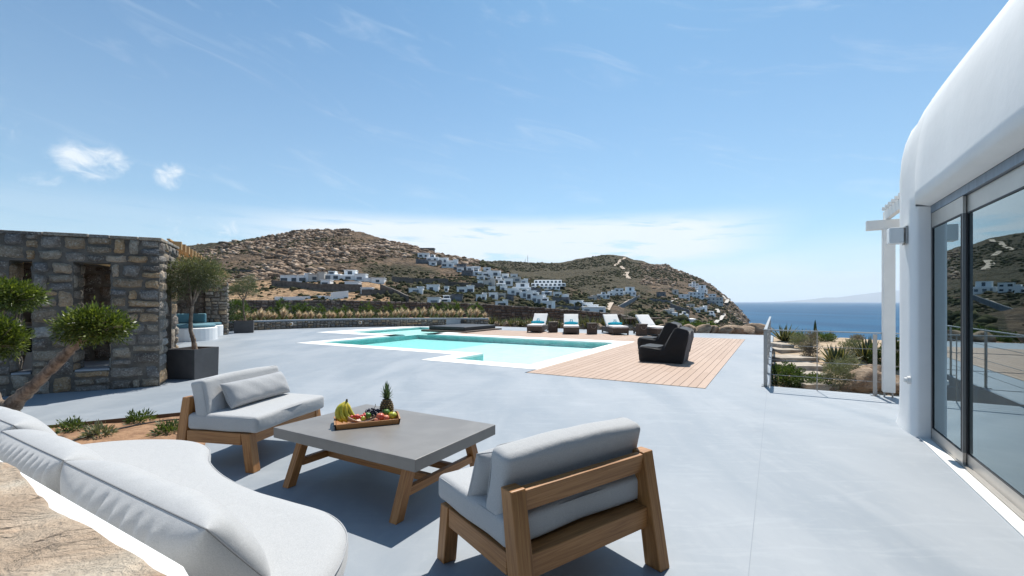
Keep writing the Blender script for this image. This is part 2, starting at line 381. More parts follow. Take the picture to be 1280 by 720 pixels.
def f_rock(t, b, oc):
    v = t.mapping(oc, (1, 1, 2.6)); n = t.noise(v, 2.4, 8, .68, .5); n2 = t.noise(v, 11, 7, .7)
    c = t.ramp(n, [(.3, (.13, .085, .055)), (.45, (.33, .235, .16)), (.6, (.44, .33, .235)), (.75, (.55, .45, .34))])
    t.link(t.mix(t.math('MULTIPLY', t.mr(n2, .55, .7), .6), c, (.12, .085, .06, 1)), b.inputs['Base Color']); set_bump(t, b, t.math('ADD', t.math('MULTIPLY', n, 2.5), n2), 1.0, .06)
M['rock'] = mat('tan_boulder', rough=.9, spec=.2, fn=f_rock)
M['slab'] = mat('pale_stone_slab', (.48, .41, .33), .9, var=.35, vscale=4, bump=.8, bscale=14)
def f_slab(t, b, oc):
    v = t.mapping(oc, (1, 1, 1), (0, 0, R(-22))); vs = t.mapping(v, (1, 1.2, 1)); lo = t.noise(vs, 2.2, 5, .55, 1.0); mid = t.noise(vs, 7, 8, .68, .6); fine = t.noise(oc, 45, 6, .7); pt = t.noise(vs, 1.6, 4, .5, .5)
    c = t.ramp(lo, [(.3, (.50, .36, .25)), (.5, (.64, .50, .37)), (.7, (.73, .63, .50))])
    c = t.mix(t.math('MULTIPLY', t.mr(pt, .56, .68), .6), c, (.62, .36, .20, 1))
    c = t.mix(t.math('MULTIPLY', t.mr(mid, .50, .68), .55), c, (.42, .33, .25, 1))
    c = t.mix(t.math('MULTIPLY', t.mr(fine, .55, .7), .35), c, (.30, .24, .18, 1))
    ck = t.math('ABSOLUTE', t.math('SUBTRACT', t.noise(t.mapping(v, (1, 2.6, 1)), 1.5, 6, .6, 1.6), .5)); cm_ = t.math('MULTIPLY', t.mr(ck, .0, .012, 1, 0), t.mr(t.noise(oc, 3.1, 2), .50, .58))
    c = t.mix(t.math('MULTIPLY', cm_, .8), c, (.12, .09, .07, 1))
    t.link(c, b.inputs['Base Color']); h = t.math('ADD', t.math('MULTIPLY', mid, 2.0), t.math('MULTIPLY', fine, .5)); h = t.math('SUBTRACT', h, t.math('MULTIPLY', cm_, 1.2)); set_bump(t, b, h, 1.0, .04)
M['topstone'] = mat('flat_tan_capstone', rough=.85, spec=.25, fn=f_slab)
# water that lets sun and shadow rays through
def water_mat(name, tint, rough, bscale, bstr):
    m = bpy.data.materials.new(name); m.use_nodes = True; t = NT(m.node_tree); t.n.clear()
    oc = t.new('ShaderNodeTexCoord').outputs['Object']; out = t.new('ShaderNodeOutputMaterial')
    bn = t.new('ShaderNodeBump'); bn.inputs['Strength'].default_value = bstr; bn.inputs['Distance'].default_value = .03
    t.link(t.noise(oc, bscale, 3, .5, .5), bn.inputs['Height'])
    tr = t.new('ShaderNodeBsdfTransparent'); tr.inputs[0].default_value = (*tint, 1)
    gl = t.new('ShaderNodeBsdfGlossy'); gl.inputs['Roughness'].default_value = rough; t.link(bn.outputs[0], gl.inputs['Normal'])
    fr = t.new('ShaderNodeFresnel'); fr.inputs[0].default_value = 1.33; t.link(bn.outputs[0], fr.inputs['Normal'])
    mx = t.new('ShaderNodeMixShader'); t.link(t.math('MULTIPLY', fr.outputs[0], .42), mx.inputs[0]); t.link(tr.outputs[0], mx.inputs[1]); t.link(gl.outputs[0], mx.inputs[2]); t.link(mx.outputs[0], out.inputs[0])
    return m
M['pool'] = water_mat('pool_water', (.80, .985, .975), .05, 4.5, .35)
def glass_mat(name, tint, refl):
    m = bpy.data.materials.new(name); m.use_nodes = True; t = NT(m.node_tree); t.n.clear()
    out = t.new('ShaderNodeOutputMaterial'); tr = t.new('ShaderNodeBsdfTransparent'); tr.inputs[0].default_value = (*tint, 1)
    gl = t.new('ShaderNodeBsdfGlossy'); gl.inputs['Roughness'].default_value = .01; gl.inputs[0].default_value = (.80, .95, 1, 1)
    fr = t.new('ShaderNodeFresnel'); fr.inputs[0].default_value = 1.55
    mx = t.new('ShaderNodeMixShader'); t.link(t.math('MULTIPLY_ADD', fr.outputs[0], 1.3, refl, clamp=True), mx.inputs[0]); t.link(tr.outputs[0], mx.inputs[1]); t.link(gl.outputs[0], mx.inputs[2]); t.link(mx.outputs[0], out.inputs[0])
    return m
M['glass'] = glass_mat('tinted_door_glass', (.50, .62, .64), .17)
def f_basin(t, b, oc):
    n = t.noise(oc, 30, 2, .5); n2 = t.noise(oc, 2.0, 3, .5, 1.5)
    c = t.mix(t.mr(n2, .35, .65), (.74, .90, .86, 1), (.86, .95, .92, 1)); t.link(t.mix(t.math('MULTIPLY', n, .2), c, (.50, .80, .78, 1)), b.inputs['Base Color'])
M['basin'] = mat('aqua_pool_mosaic', rough=.5, fn=f_basin)
M['tintfloor'] = mat('depth_tinted_mosaic', (.42, .80, .78), .5, var=.12, vscale=3)  # teal painted into the floor colour for light lost in deeper water
M['tealwall'] = mat('teal_pool_mosaic', (.18, .60, .58), .5, var=.2, vscale=4)
# ================================================================== LAND, SEA
_rs = np.random.RandomState(7); _L = _rs.rand(256, 256)
def vnoise(x, y):
    xi = np.floor(x).astype(int); yi = np.floor(y).astype(int); fx = x-xi; fy = y-yi
    fx = fx*fx*(3-2*fx); fy = fy*fy*(3-2*fy)
    a = _L[xi % 256, yi % 256]; b = _L[(xi+1) % 256, yi % 256]; c = _L[xi % 256, (yi+1) % 256]; d = _L[(xi+1) % 256, (yi+1) % 256]
    return (a*(1-fx)+b*fx)*(1-fy)+(c*(1-fx)+d*fx)*fy
def fbm(x, y, o=5, g=.5):
    s = 0; a = 1; t = 0
    for i in range(o): s = s+a*vnoise(x*2**i+17*i, y*2**i+31*i); t += a; a *= g
    return s/t
def ridged(x, y, o=4):
    s = 0; a = 1; t = 0
    for i in range(o): s = s+a*(1-np.abs(2*vnoise(x*2**i+7*i, y*2**i+3*i)-1)); t += a; a *= .55
    return s/t
AX = [-260, -60, 60, 160, 240, 300, 345, 375, 400, 425, 450, 468, 480, 520, 560, 600, 650, 700, 760, 800, 850, 1000]
AY = [352, 340, 326, 314, 307, 299.5, 295, 290.5, 288.5, 288, 290, 295.5, 298, 307.5, 318.5, 327, 345, 358, 379, 391, 404, 440]
AD = [300, 340, 380, 400, 410, 410, 410, 410, 410, 410, 405, 400, 395, 380, 360, 335, 300, 260, 210, 180, 150, 120]
BX = [300, 460, 540, 600, 640, 700, 715, 735, 752, 762, 778, 800, 815, 832, 850, 870, 880, 895, 905, 915, 925, 935, 940, 945, 955, 1010]
BY = [352, 342, 333, 326.5, 327, 328.5, 326, 321.5, 318.8, 318.5, 320, 325, 329.5, 329.8, 338, 346, 350, 361, 369, 377.5, 388, 399, 405, 414, 440, 520]
BD = [900, 900, 900, 900, 900, 900, 890, 880, 875, 870, 865, 860, 850, 840, 820, 800, 790, 770, 755, 740, 725, 710, 700, 690, 670, 600]
SEA = -50.0
def terrain(X, Y):
    X = np.asarray(X, float); Y = np.asarray(Y, float); px = 640+569*X/Y
    # near hill
    DA = np.interp(px, AX, AD); ZA = CAMH+(377-np.interp(px, AX, AY))/569*DA
    s = np.clip((Y-75)/(DA-75), 0, 1); z0 = -9.0
    za = z0+(ZA-z0)*(0.62*s+0.38*s**2.0)
    za = np.where(Y > DA, ZA-(Y-DA)*.22, za)
    # far hill
    DB = np.interp(px, BX, BD); ZB = CAMH+(377-np.interp(px, BX, BY))/569*DB
    s = np.clip((Y-230)/(DB-230), 0, 1); z1 = np.interp(px, [600, 800, 900, 950], [-13, -17, -24, -40])
    zb = z1+(ZB-z1)*(.70*s+.30*s**2.2)
    zb = np.where(Y > DB, ZB-(Y-DB)*.3, zb)
    z = np.maximum(za, zb)
    # detail
    rel = np.clip((Y-60)/200, 0, 1)
    onA = za > zb
    rockA = np.interp(px, [200, 260, 460, 540, 620], [.35, .8, 1, .55, .25])
    amp = np.where(onA, 2.6*rockA+.5, 2.6)*rel
    z = z+amp*(ridged(X/23., Y/23., 4)-.62)*1.5+(fbm(X/60., Y/60.)-.5)*5*rel
    # garden slope right behind the terrace
    near = np.interp(Y, [0, 24, 34, 60, 95], [-.35, -.35, -1.6, -5.0, -9.0])
    k = np.clip((Y-60)/50, 0, 1); z = near*(1-k)+z*k
    # the shore on the right: the ground falls to the sea
    edge = np.interp(px, [935, 965], [0, 1]); drop = -4.5-np.clip(Y-24, 0, 400)*.75
    z = np.where(px > 935, z*(1-edge)+np.minimum(z, drop)*edge, z)
    return np.maximum(z, SEA-6)
def tz(x, y): return float(terrain(np.array([x]), np.array([y]))[0])
def cast(px, py, y0=62, y1=1000):
    Y = np.geomspace(y0, y1, 2600); X = (px-640)/569*Y; z = terrain(X, Y); ray = CAMH+(377-py)/569*Y
    hit = np.nonzero(z >= ray)[0]
    i = hit[0] if len(hit) else int(np.argmin(ray-z))
    return Vector((X[i], Y[i], z[i]))
pxs = np.concatenate([np.linspace(-420, 180, 110), np.linspace(182, 960, 560), np.linspace(963, 1500, 60)]); Ys = np.concatenate([np.linspace(23.5, 60, 24), np.geomspace(61, 1150, 430)])
tt = (pxs-640)/569.; XX = tt[None, :]*Ys[:, None]; YY = np.repeat(Ys[:, None], len(pxs), 1)
ZZ = terrain(XX, YY)
V = np.stack([XX, YY, ZZ], -1).reshape(-1, 3); n_, m_ = XX.shape
ii, jj = np.meshgrid(np.arange(n_-1), np.arange(m_-1), indexing='ij'); a_ = (ii*m_+jj).ravel()
Q = np.stack([a_, a_+1, a_+m_+1, a_+m_], 1)
me = npmesh('hillside', V, Q, smooth=True)
# ground cover as a vertex value: 0 near hill rock, 1 far hill scrub
pxv = 640+569*V[:, 0]/V[:, 1]
def band_(x, a, b, c, d): return np.clip((x-a)/(b-a), 0, 1)*np.clip((d-x)/(d-c), 0, 1)
DAv = np.interp(pxv, AX, AD); green = np.clip((V[:, 1]-DAv-10)/30, 0, 1)
green = np.where(pxv > 780, np.interp(pxv, [780, 830, 860, 940], [.8, .35, .25, .25]), green)
pyv = 377-(V[:, 2]-CAMH)/V[:, 1]*569
green = np.where((V[:, 1] < DAv) & (pxv < 620), np.clip(band_(pxv, 440, 470, 520, 560)*band_(pyv, 325, 335, 350, 360)*.9+band_(pxv, 180, 200, 300, 350)*band_(pyv, 290, 296, 312, 325)*.7, 0, 1), green)
k_ = band_(pxv, 480, 530, 700, 740)*np.clip((pyv-348)/8, 0, 1); green = green*(1-k_)+.8*k_
k_ = (V[:, 1] < DAv)*np.clip((pyv-348)/6, 0, 1)*np.clip((505-pxv)/30, 0, 1); green = green*(1-k_)-.35*k_     # bare orange soil by the villas
at = me.attributes.new('cover', 'FLOAT', 'POINT'); at.data.foreach_set('value', green.astype(np.float32))
def f_land(t, b, oc):
    g = attr(t, 'cover'); n = t.noise(oc, .035, 8, .62, .6); n2 = t.noise(oc, .35, 8, .7, .3); n3 = t.noise(oc, .11, 6, .6, .5)
    vor = t.new('ShaderNodeTexVoronoi'); vor.feature = 'F1'; vor.inputs['Scale'].default_value = .42; t.link(t.mapping(oc, (1, 1, 1.6)), vor.inputs['Vector'])
    rock = t.ramp(n2, [(.34, (.022, .018, .013)), (.48, (.075, .055, .038)), (.58, (.17, .12, .085)), (.74, (.30, .225, .165))])
    soil = t.mix(t.mr(n3, .35, .65), (.11, .078, .050, 1), (.20, .135, .086, 1))
    scrub = t.mix(t.mr(n2, .38, .62), (.026, .026, .014, 1), (.105, .084, .050, 1))
    dry = t.mix(t.mr(n3, .3, .7), rock, soil)
    gg = t.math('ADD', g, t.math('MULTIPLY', t.math('SUBTRACT', n, .5), 1.9))
    gm = t.mr(t.math('ADD', gg, t.math('MULTIPLY', t.math('SUBTRACT', n2, .5), 1.6)), .30, .62)
    c = t.mix(gm, dry, scrub)
    c = t.mix(t.mr(g, -.05, -.3), c, t.mix(t.mr(n2, .35, .6), (.24, .15, .09, 1), (.47, .31, .18, 1)))
    t.link(c, b.inputs['Base Color']); set_bump(t, b, t.math('ADD', t.math('MULTIPLY', n2, 1.5), vor.outputs[0]), 1.0, 1.3)
M['land'] = mat('rocky_hillside', rough=.95, spec=.15, fn=f_land)
clean(link('hillside', me, M['land']), kind='structure')
def f_sea(t, b, oc):
    n = t.noise(t.mapping(oc, (1, .35, 1)), .004, 6, .6); n2 = t.noise(t.mapping(oc, (.6, 1, 1)), .09, 7, .65)
    t.link(t.mix(t.mr(n, .3, .7), (.003, .052, .125, 1), (.008, .085, .175, 1)), b.inputs['Base Color'])
    set_bump(t, b, n2, .9, 2.2)
M['sea'] = mat('deep_blue_sea', rough=.5, spec=.06, fn=f_sea)
b = MB(); rr = [0, 300, 900, 2500, 8000, 20000, 45000]; rows = []
for r_ in rr: rows.append([(r_*math.sin(2*PI*k/64), r_*math.cos(2*PI*k/64), SEA) for k in range(64)])
b.grid(rows, closed=True, flip=True); clean(b.build('sea', M['sea']), kind='structure')
# faint island on the horizon
ix = np.array([985, 1000, 1015, 1030, 1045, 1060, 1075, 1090, 1105, 1122, 1140, 1170, 1210, 1260, 1320]); iy = np.array([377, 375, 373.5, 371.2, 371, 369, 367, 365.5, 364, 362, 363.5, 366, 364, 368, 377])
DI = 36000.; b = MB(); rows = []
for q, h_ in ((-4600, 0), (-2500, .4), (-900, .85), (0, 1), (1200, .7), (4500, 0)):
    row = []
    for x_, y_ in zip(ix, iy):
        hh = max(0, (377.8-y_)/569*DI); row.append(((x_-640)/569*DI, DI+q, SEA+hh*h_*(1+.12*math.sin(x_*1.7+q))))
    rows.append(row)
b.grid(rows); M['island'] = mat('island_rock', (.16, .14, .11), .95)
clean(b.build('island', M['island'], smooth=True), kind='structure')
# scattered boulders and scrub on the slopes: too many to count
def scatter(name, N, gen, mt, squash, seed, jit=.28, rough=False):
    rs = np.random.RandomState(seed); bm = bmesh.new(); bmesh.ops.create_icosphere(bm, subdivisions=1, radius=1)
    bv = np.array([v.co[:] for v in bm.verts]); bf = np.array([[v.index for v in f.verts] for f in bm.faces]); bm.free()
    X, Y, s = gen(rs, N); Z = terrain(X, Y); n = len(X)
    ang = rs.rand(n)*6.28; sc = np.stack([s*(.8+.7*rs.rand(n)), s*(.6+.5*rs.rand(n)), s*squash*(.6+.7*rs.rand(n))], 1)
    P_ = bv[None]*(1+jit*(rs.rand(n, len(bv), 1)-.5)*2)*sc[:, None, :]
    c, s_ = np.cos(ang)[:, None], np.sin(ang)[:, None]
    x = P_[:, :, 0]*c-P_[:, :, 1]*s_+X[:, None]; y = P_[:, :, 0]*s_+P_[:, :, 1]*c+Y[:, None]; z = P_[:, :, 2]+Z[:, None]+sc[:, 2:3]*.25
    VV = np.stack([x, y, z], -1).reshape(-1, 3); FF = (bf[None]+(np.arange(n)*len(bv))[:, None, None]).reshape(-1, 3)
    me = npmesh(name, VV, FF, rnd=np.repeat(rs.rand(n), len(bf)))
    return clean(link(name, me, mt), label=None, kind='stuff')
def gA(rs, N):
    px = rs.uniform(215, 600, N*4); u = rs.rand(N*4)**.7; D = np.interp(px, AX, AD); Y = 150+(D*1.02-150)*u; X = (px-640)/569*Y
    py = 377-(terrain(X, Y)-1.5)/Y*569
    keep = (fbm(X/40., Y/40., 3)+(rs.rand(len(X))-.5)*.22 > .49) & (rs.rand(len(X)) < np.interp(px, [215, 270, 340, 470, 520, 600], [.10, .3, 1, 1, .45, .4])) & ~((px > 440) & (px < 530) & (py > 322)) & (py < np.interp(px, [200, 420, 450, 600], [362, 342, 330, 345]))
    X, Y = X[keep][:N], Y[keep][:N]; s = .45+2.3*rs.rand(len(X))**4.0
    return X, Y, s
def f_boulder(t, b, oc):
    c = t.ramp(attr(t), [(0, (.16, .11, .075)), (.45, (.32, .23, .165)), (.8, (.47, .355, .265)), (1, (.60, .48, .38))])
    t.link(t.mix(t.mr(t.noise(oc, 1.2, 5, .6), .3, .7), t.mix(1, c, (.6, .56, .52, 1), 'MULTIPLY'), c), b.inputs['Base Color'])
M['boulder'] = mat('hill_boulder', rough=.95, spec=.1, fn=f_boulder)
o = scatter('boulders', 9500, gA, M['boulder'], .55, 3); clean(o, 'tan boulders strewn over the brown slope of the near hill', 'boulders')
def gA2(rs, N):
    px = rs.uniform(200, 760, N*2); D = np.interp(px, AX, AD); Y = 95+(D-95)*rs.rand(N*2)**.6; X = (px-640)/569*Y
    keep = fbm(X/30.+9, Y/30., 3)+(rs.rand(len(X))-.5)*.4 > .5; X, Y = X[keep][:N], Y[keep][:N]
    return X, Y, .35+.9*rs.rand(len(X))**2
M['scrub'] = mat('dark_hill_scrub', rough=1, spec=.05, fn=lambda t, b, oc: t.link(t.ramp(attr(t), [(0, (.035, .038, .02)), (.6, (.062, .064, .032)), (1, (.11, .10, .055))]), b.inputs['Base Color']))
o = scatter('scrub', 9000, gA2, M['scrub'], .6, 5); clean(o, 'low dark scrub bushes dotting the near slope', 'scrub')
def gB(rs, N):
    px = rs.uniform(590, 940, N*2); D = np.interp(px, BX, BD); Y = 260+(D-260)*rs.rand(N*2)**.7; X = (px-640)/569*Y
    keep = fbm(X/70.+3, Y/70., 3) > .42; X, Y = X[keep][:N], Y[keep][:N]
    return X, Y, .7+1.8*rs.rand(len(X))**2
o = scatter('scrub', 7000, gB, M['scrub'], .6, 8); clean(o, 'dark scrub covering the far hill above the village', 'scrub')
def gBr(rs, N):
    px = rs.uniform(800, 938, N*2); D = np.interp(px, BX, BD); Y = 400+(D-400)*rs.rand(N*2)**.6; X = (px-640)/569*Y
    keep = fbm(X/50., Y/50., 3) > .46; X, Y = X[keep][:N], Y[keep][:N]
    return X, Y, .8+2.6*rs.rand(len(X))**3
o = scatter('boulders', 2600, gBr, M['boulder'], .6, 9); clean(o, 'brown boulders on the seaward shoulder of the far headland', 'boulders')
def gV(rs, N):    # green of the village gardens
    px = rs.uniform(440, 760, N*2); py = rs.uniform(0, 1, N*2); lo = np.interp(px, [440, 520, 600, 700, 760], [358, 352, 342, 366, 372]); hi = np.interp(px, [440, 600, 760], [378, 384, 392])
    X = []; Y = []
    for a, bb, l_, h_ in zip(px, py, lo, hi):
        p = cast(a, l_+(h_-l_)*bb, y0=70); X.append(p.x); Y.append(p.y)
    X, Y = np.array(X), np.array(Y); k = fbm(X/14., Y/14., 3) > .5; return X[k][:N], Y[k][:N], .5+1.0*rs.rand(k[k].size)[:N]**1.5
o = scatter('garden_greenery', 520, gV, M['scrub'], .95, 12); clean(o, 'dark green garden bushes between the village houses', 'greenery')
def gH(rs, N):
    px = rs.uniform(790, 925, N*2); py = rs.uniform(372, 408, N*2); X = []; Y = []
    for a, bb in zip(px, py):
        p = cast(a, bb, y0=120); X.append(p.x); Y.append(p.y)
    X, Y = np.array(X), np.array(Y); return X[:N], Y[:N], .8+1.5*rs.rand(len(X))[:N]**1.5
o = scatter('garden_greenery', 330, gH, M['scrub'], .8, 14); clean(o, 'olive green bushes around the headland houses', 'greenery')
# tracks over the far hill, draped on the land
def ribbon(name, pts, wd, mt, label=None, lift=.35, y0=62, kind='structure', n=10):
    W_ = []
    for (a, b_) in pts: W_.append(cast(a, b_, y0=y0))
    P_ = []
    for i in range(len(W_)-1):
        for k in range(n): P_.append(W_[i].lerp(W_[i+1], k/n))
    P_.append(W_[-1]); rows = []
    for i, p in enumerate(P_):
        d = (P_[min(i+1, len(P_)-1)]-P_[max(i-1, 0)]); d.z = 0; s_ = Vector((-d.y, d.x, 0)).normalized()*wd/2
        q = [p-s_, p+s_]; z = max(tz(a.x, a.y) for a in q+[p])+lift; rows.append([(a.x, a.y, z) for a in q])
    return clean(MB().grid(rows).build(name, mt), label, kind=kind)
M['track'] = mat('pale_dirt_track', (.50, .40, .31), .95, var=.2, vscale=.3)
M['track2'] = mat('concrete_road', (.56, .52, .47), .95, var=.15, vscale=.3)
ribbon('path', [(781, 323), (775, 326), (768, 333)], 5, M['track'])
ribbon('path', [(776, 333), (780, 337)], 5, M['track'])
ribbon('path', [(784, 341), (782, 344), (786, 349)], 6, M['track'])
ribbon('road', [(758, 389), (775, 382), (790, 374), (799, 371.5)], 2.6, M['track'])
ribbon('road', [(834, 379), (840, 377), (845, 374)], 3, M['track2'])
ribbon('road', [(903, 371), (910, 377), (907, 381)], 4.5, M['track2'])
ribbon('road', [(896, 387), (898, 392), (905, 394), (902, 399), (896, 403), (888, 405)], 3.2, M['track2'])
# retaining walls and terraces on the slopes, each following the ground
def hillwall(p0, p1, h, th, mt, label, name='retaining_wall', cat='retaining wall', down=1.5, group=None, y0=62):
    A_ = cast(*p0, y0=y0); B_ = cast(*p1, y0=y0); n = 10; top = []; bot = []
    d = (B_-A_); s_ = Vector((-d.y, d.x, 0)).normalized()*th/2
    rows = []
    for i in range(n+1):
        p = A_.lerp(B_, i/n); z = p.z; g = tz(p.x, p.y); z = .5*z+.5*g
        rows.append([(p.x-s_.x, p.y-s_.y, z-down), (p.x-s_.x, p.y-s_.y, z+h), (p.x+s_.x, p.y+s_.y, z+h), (p.x+s_.x, p.y+s_.y, z-down)])
    b = MB().grid(rows, closed=True); k = len(b.v)
    b.f.append((0, 1, 2, 3)); b.f.append((k-1, k-2, k-3, k-4)); b.uv += [[(0, 0)]*4]*2; b.r += [.5]*2
    o = link(name, b.mesh(name), mt); return clean(o, label, cat, group)
M['farwall'] = mat('far_dry_stone', (.17, .145, .125), .95, var=.5, vscale=.8, bump=.6, bscale=2)
M['fargrey'] = mat('far_grey_stone', (.20, .20, .21), .95, var=.45, vscale=.6, bump=.6, bscale=2)
M['farwhite'] = mat('far_whitewash', (.90, .90, .89), .8, var=.04, vscale=.4)
M['farcream'] = mat('far_cream_render', (.62, .58, .53), .8, var=.1, vscale=.4)
M['farglass'] = mat('far_window_dark', (.045, .06, .08), .25)
M['farshade'] = mat('far_timber_shutter', (.16, .19, .22), .6)
for p0, p1, h, m_, lb in [
    ((340, 357), (404, 363), 2.2, 'farwall', 'long brown retaining wall below the left white villas'),
    ((404, 363), (452, 364.5), 2.5, 'farwall', 'brown retaining wall under the small white pool house'),
    ((264, 340), (345, 341), 1.2, 'farwall', 'dark dry stone wall crossing the rocky slope above the villas'),
    ((344, 374.5), (414, 374), 1.0, 'farwhite', 'low white roadside wall beyond the dark garden wall'),
    ((414, 374.5), (435, 372), 2.2, 'farwhite', 'taller end of the white roadside wall with a bright face'),
    ((452, 369), (492, 370), 2.0, 'farwall', 'brown terrace wall right of the small white cabin'),
    ((455, 352), (478, 352), 1.6, 'farwhite', 'white terrace parapet beside the villa group'),
    ((476, 362), (510, 378), 2.2, 'farwall', 'dark wall running down the slope right of the villas'),
    ((490, 352), (560, 354), 2.2, 'farwall', 'long stone terrace wall on the slope above the small white houses'),
    ((556, 357), (605, 360), 2.0, 'farwall', 'short stone terrace wall behind the middle white houses'),
    ((520, 329), (552, 331), 2.6, 'fargrey', 'grey stone terrace under the highest white terrace house'),
    ((428, 340), (476, 353), 1.2, 'farwall', 'thin wall sloping down behind the white villas'),
    ((686, 378), (730, 381), 1.6, 'fargrey', 'upper grey stone terrace right of the stepped apartments'),
    ((684, 386), (728, 388), 1.4, 'fargrey', 'lower grey stone terrace right of the stepped apartments'),
    ((812, 377), (840, 381), 3.0, 'fargrey', 'grey stone wall on the headland left of the pale road'),
    ((838, 384), (862, 393), 3.5, 'fargrey', 'long grey wall stepping down the headland'),
    ((884, 380), (902, 383), 3.5, 'fargrey', 'curved grey stone base under the long headland house'),
    ((745, 373), (800, 371), 1.6, 'fargrey', 'grey wall under the row of white houses by the dirt road')]:
    hillwall(p0, p1, h, .6, M[m_], lb)
# ------------------------------------------------------------------ village houses
def house(x0, x1, yt, yb, label, style='a', depth=7, m='farwhite', nw=None, group='white houses on the hillside', name='white_house', cat='house', y0=62, turn=0.0, sink=2.5):
    random.seed(hash((int(x0*10), int(yb*10))) % 9999)
    p = cast((x0+x1)/2, yb, y0=y0); sc = p.y/569; W_ = (x1-x0)*sc; H_ = max(2.2, (yb-yt)*sc*1.18)
    base = (p.x, p.y, p.z); o = empty(name, base, label, cat, group)
    an = math.atan2(p.x, p.y)*.5+turn; ax = Vector((math.cos(an), -math.sin(an), 0)); ay = Vector((math.sin(an), math.cos(an), 0))
    def B_(b, a0, a1, d0, d1, z0, z1): b.obox(ax*(a0+a1)/2+ay*(d0+d1)/2+Vector((0, 0, (z0+z1)/2)), ax*(a1-a0)/2, ay*(d1-d0)/2, (0, 0, (z1-z0)/2))
    hw = W_/2; body = MB(); wins = []
    if style == 'a':      # plain cube house with parapet
        B_(body, -hw, hw, 0, depth, -sink, H_)
    elif style == 'b':    # two heights
        B_(body, -hw, hw*.15, 0, depth, -sink, H_*.78); B_(body, hw*.15, hw, .8, depth+.8, -sink, H_)
    elif style == 'c':    # recessed upper floor
        B_(body, -hw, hw, 0, depth, -sink, H_*.55); B_(body, -hw*.6, hw*.8, 2.5, depth+2, 0, H_)
    elif style == 'd':    # middle tower
        B_(body, -hw, hw, 0, depth, -sink, H_*.72); B_(body, -hw*.3, hw*.35, .6, depth, 0, H_)
    body.build('wall', M[m], o, bevel=.22, segs=1)
    rf = MB()
    if style == 'a': B_(rf, -hw-.15, hw+.15, -.15, depth+.15, H_, H_+.22)
    elif style == 'b': B_(rf, hw*.15-.1, hw+.15, .65, depth+.9, H_, H_+.22); B_(rf, -hw-.12, hw*.13, -.15, depth+.1, H_*.78, H_*.78+.2)
    elif style == 'c': B_(rf, -hw*.6-.15, hw*.8+.15, 2.3, depth+2.1, H_, H_+.22)
    else: B_(rf, -hw*.3-.12, hw*.35+.12, .45, depth+.1, H_, H_+.22)
    rf.build('roof', M[m], o)
    nw = nw if nw is not None else max(1, min(5, int(W_/3.4)))
    lowh = {'a': H_, 'b': H_*.78, 'c': H_*.55, 'd': H_*.72}[style]
    nr = 2 if lowh > 5.5 else 1
    for r_ in range(nr):
        for k in range(nw):
            c = -hw+W_*(k+.5+random.uniform(-.12, .12))/nw; ww = min(1.1, W_/nw*.28)*random.uniform(.6, 1.2); zb = lowh/nr*r_
            b = MB(); B_(b, c-ww, c+ww, -.07, .25, zb+lowh/nr*.22, zb+lowh/nr*random.uniform(.6, .75)); yoff = .8 if (style == 'b' and c > hw*.15) else 0
            b.v = [(v[0]+ay.x*yoff, v[1]+ay.y*yoff, v[2]) for v in b.v]
            b.build('window', M['farglass' if random.random() < .6 else 'farshade'], o)
    if style in 'cd':
        b = MB(); ct = hw*.1 if style == 'c' else 0.0; f0 = 2.43 if style == 'c' else .53; B_(b, ct-.9, ct+.9, f0, f0+.3, H_*.74 if style == 'd' else H_*.6, H_*.93); b.build('window', M['farglass'], o)
    return o
V1 = 'white villas in the left group'
for a in [
 (351, 374, 346, 354.5, 'leftmost white villa of the group, low and wide with one shuttered window', 'a'),
 (371, 386, 343.5, 353.5, 'pale villa second from the left in the villa group', 'b'),
 (386, 404, 342, 352, 'cream fronted villa in the middle of the villa group', 'b', 7, 'farcream'),
 (402, 426, 341, 350.5, 'wide white villa with a pair of dark windows in the villa group', 'd'),
 (425, 445, 339.5, 350.5, 'tallest white block of the villa group', 'c'),
 (443, 457, 344, 351.5, 'white villa just right of the tallest block', 'a'),
 (464, 480, 349, 354.3, 'low white annex at the right end of the villa group', 'a'),
 (401, 412, 351.5, 359.5, 'small white cabin with a dark blue opening below the villas', 'a'),
 (431, 448, 353.8, 361.5, 'small white cabin with a flat pale roof below the tallest villa', 'a'),
 (451, 464, 361.5, 367.8, 'tiny white hut beside the orange soil bank', 'a')]:
    house(*a, group=V1)
V2 = 'small white houses on the green slope'
for a in [
 (511, 528, 360, 367.5, 'white house with blue windows at the left of the green slope', 'b'),
 (533, 548, 357.5, 364.5, 'white house half hidden behind its neighbour on the green slope', 'a'),
 (571, 592, 358.5, 366.5, 'wide white house with two front blocks on the green slope', 'b'),
 (555, 560, 361, 365, 'tiny white chapel between two houses on the green slope', 'a'),
 (534, 549, 373.8, 380.5, 'low white house just above the dark wall, left one', 'a'),
 (551, 563, 371, 377.5, 'white house with a long flat roof above the dark wall', 'c'),
 (564, 578, 371, 376, 'grey fronted low house with a dark porch above the dark wall', 'a', 6, 'fargrey'),
 (595, 608, 368, 376.5, 'square white house with a door facing the wall', 'b'),
 (611, 622, 367.5, 375, 'white cottage right of the square white house', 'a'),
 (622, 632, 369, 374, 'low cream cottage joined to a terrace wall', 'a', 6, 'farcream'),
 (619, 635, 376.5, 384, 'white house nearest the dark wall, with a blank side', 'b'),
 (633, 642, 370.5, 376, 'pale blue grey house under the stepped apartments', 'a', 6, 'fargrey')]:
    house(*a, group=V2)
V3 = 'white houses stepping down the ridge'
